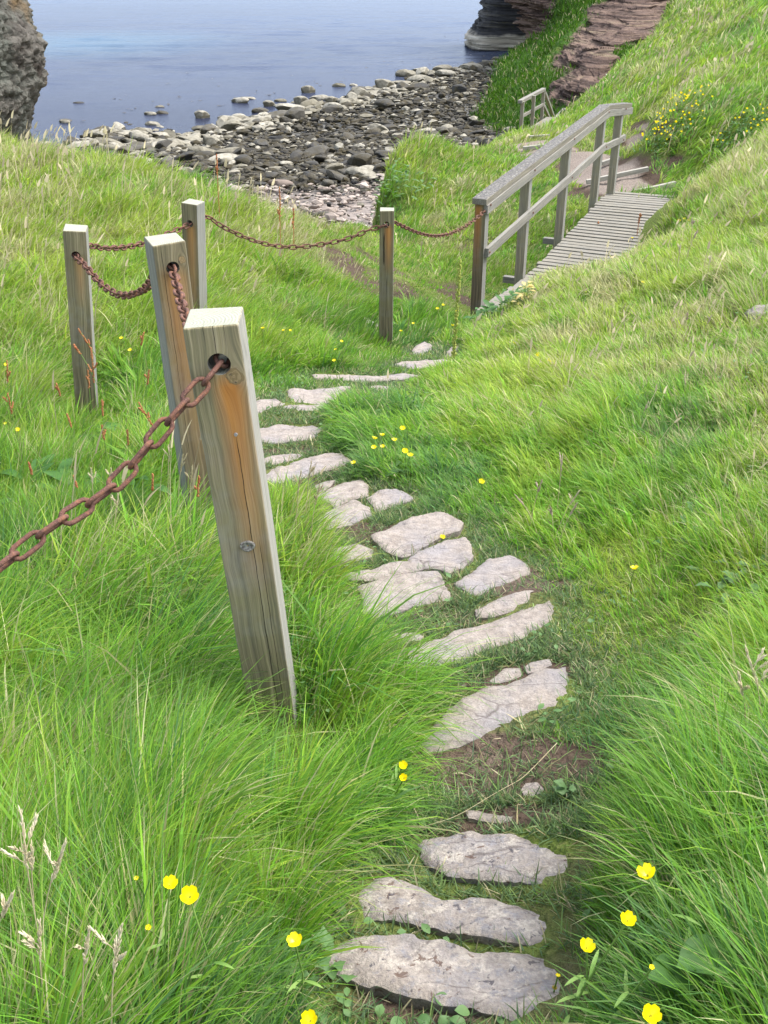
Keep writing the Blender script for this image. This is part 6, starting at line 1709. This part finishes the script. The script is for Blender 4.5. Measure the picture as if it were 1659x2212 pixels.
# grass tufts on the steep banks of the cliff
def build_bank_grass():
    nv, nu, _ = CLX.shape
    n = 42000
    i = rng.integers(0, int(nv*.8), n); j = rng.integers(0, nu, n)
    P = CLX[i, j] + rng.normal(0, .25, (n, 3))*[1, 1, .2]
    k = rng.uniform(0, 1, n) > CLR[i, j]*1.05 - .0
    P = P[k]; n = len(P)
    L = rng.uniform(.2, .5, n); W = rng.uniform(.03, .07, n)
    lean = np.radians(-100) + rng.normal(0, .8, n)
    hue = .35*fbm(P[:, 0]*.4, P[:, 1]*.4, P[:, 2]*.4, 3, 18) + rng.normal(-.15, .25, n); h = np.clip(hue + 1, 0, 2)
    col = np.where((h < 1)[:, None], PAL[0] + (PAL[1]-PAL[0])*h[:, None], PAL[1] + (PAL[2]-PAL[1])*(h-1)[:, None])*rng.uniform(.18, .55, n)[:, None]
    dry = rng.uniform(0, 1, n) < .07
    col = np.where(dry[:, None], STRAWC[1]*.7, col)
    V, Q, T, C = blades(P[:, 0], P[:, 1], L, W, lean, rng.uniform(.1, .7, n), rng.uniform(.5, 1.4, n), col, P, 2)
    me = npmesh('bank_grass', V, [Q, T], M_BLADE, False); attr(me, 'col', C)
    tag(obj('bank_grass', me), 'dark green grass clinging to the steep banks of the red cliff', None, None, 'stuff')
build_bank_grass()
def build_cover():
    mb = []; n = 5200
    u = rng.uniform(-.4, .4, n); yy = np.exp(rng.uniform(np.log(2.0), np.log(7.5), n)); y = yy - 1.5; x = u*yy
    z = H(x, y); zz = zones(x, y); sf = stone_field(x, y)
    k = (fbm(x*2.3, y*2.3, 7, 3, 211) > .12) & (zz[:, 0] < .2) & (sf > .01) & (spots(SOIL, x, y) < .5)
    x, y, z, L = x[k], y[k], z[k], zz[k, 0]
    V, F, off = [], [], 0
    for a, b, c, l in zip(x, y, z, L):
        lf, f = leaf(rng.uniform(.014, .028), rng.uniform(.010, .018), rng.uniform(0, .6), 0, .2, 3)
        V.append(rot(lf, rng.uniform(0, 6.28), rng.uniform(-.1, .6)) + [a, b, c + l*rng.uniform(.2, .6)]); F.append(f + off); off += len(lf)
    me = npmesh('clover', np.concatenate(V), [np.concatenate(F)], M_LEAF2)
    tag(obj('clover', me), 'small round clover leaves scattered through the short turf', None, None, 'stuff')
build_cover()
build_grass()

# ------------------------------------------------------------------ light, sky, camera
w = bpy.data.worlds.new('World'); sc.world = w; w.use_nodes = True
nt = w.node_tree; nt.nodes.clear()
sky = nt.nodes.new('ShaderNodeTexSky'); sky.sky_type = 'NISHITA'; sky.sun_disc = False
EL, AZ = 58, 75            # sun elevation; azimuth from +y (away) towards +x
sky.sun_elevation = R(EL); sky.sun_rotation = R(AZ); sky.air_density = 1.0; sky.dust_density = 2.0; sky.ozone_density = 1.5
bg = nt.nodes.new('ShaderNodeBackground'); bg.inputs[1].default_value = .12
wo = nt.nodes.new('ShaderNodeOutputWorld')
hs = nt.nodes.new('ShaderNodeHueSaturation'); hs.inputs['Saturation'].default_value = .5      # thin high cloud
nt.links.new(sky.outputs[0], hs.inputs['Color']); nt.links.new(hs.outputs[0], bg.inputs[0]); nt.links.new(bg.outputs[0], wo.inputs[0])
ld_ = bpy.data.lights.new('sun', 'SUN'); ld_.energy = 1.5; ld_.angle = R(35); ld_.color = (1, .96, .9)
so_ = bpy.data.objects.new('sun', ld_); COL.objects.link(so_)
sd = Vector((math.sin(R(AZ))*math.cos(R(EL)), math.cos(R(AZ))*math.cos(R(EL)), math.sin(R(EL))))
so_.rotation_euler = sd.to_track_quat('Z', 'Y').to_euler(); so_.location = sd * 30
cam = bpy.data.cameras.new('camera'); cam.sensor_fit = 'VERTICAL'; cam.sensor_height = 24
cam.lens = 24 / (2 * (1106 / K)); cam.clip_end = 20000; cam.clip_start = .05
co_ = bpy.data.objects.new('camera', cam); COL.objects.link(co_); co_.rotation_euler = (R(60), 0, 0)
sc.camera = co_
sc.view_settings.view_transform = 'Standard'; sc.view_settings.look = 'None'; sc.view_settings.gamma = 1
sc.view_settings.exposure = 2.0
sc.render.resolution_x, sc.render.resolution_y = 768, 1024
sc.cycles.max_bounces = 6; sc.cycles.transparent_max_bounces = 8
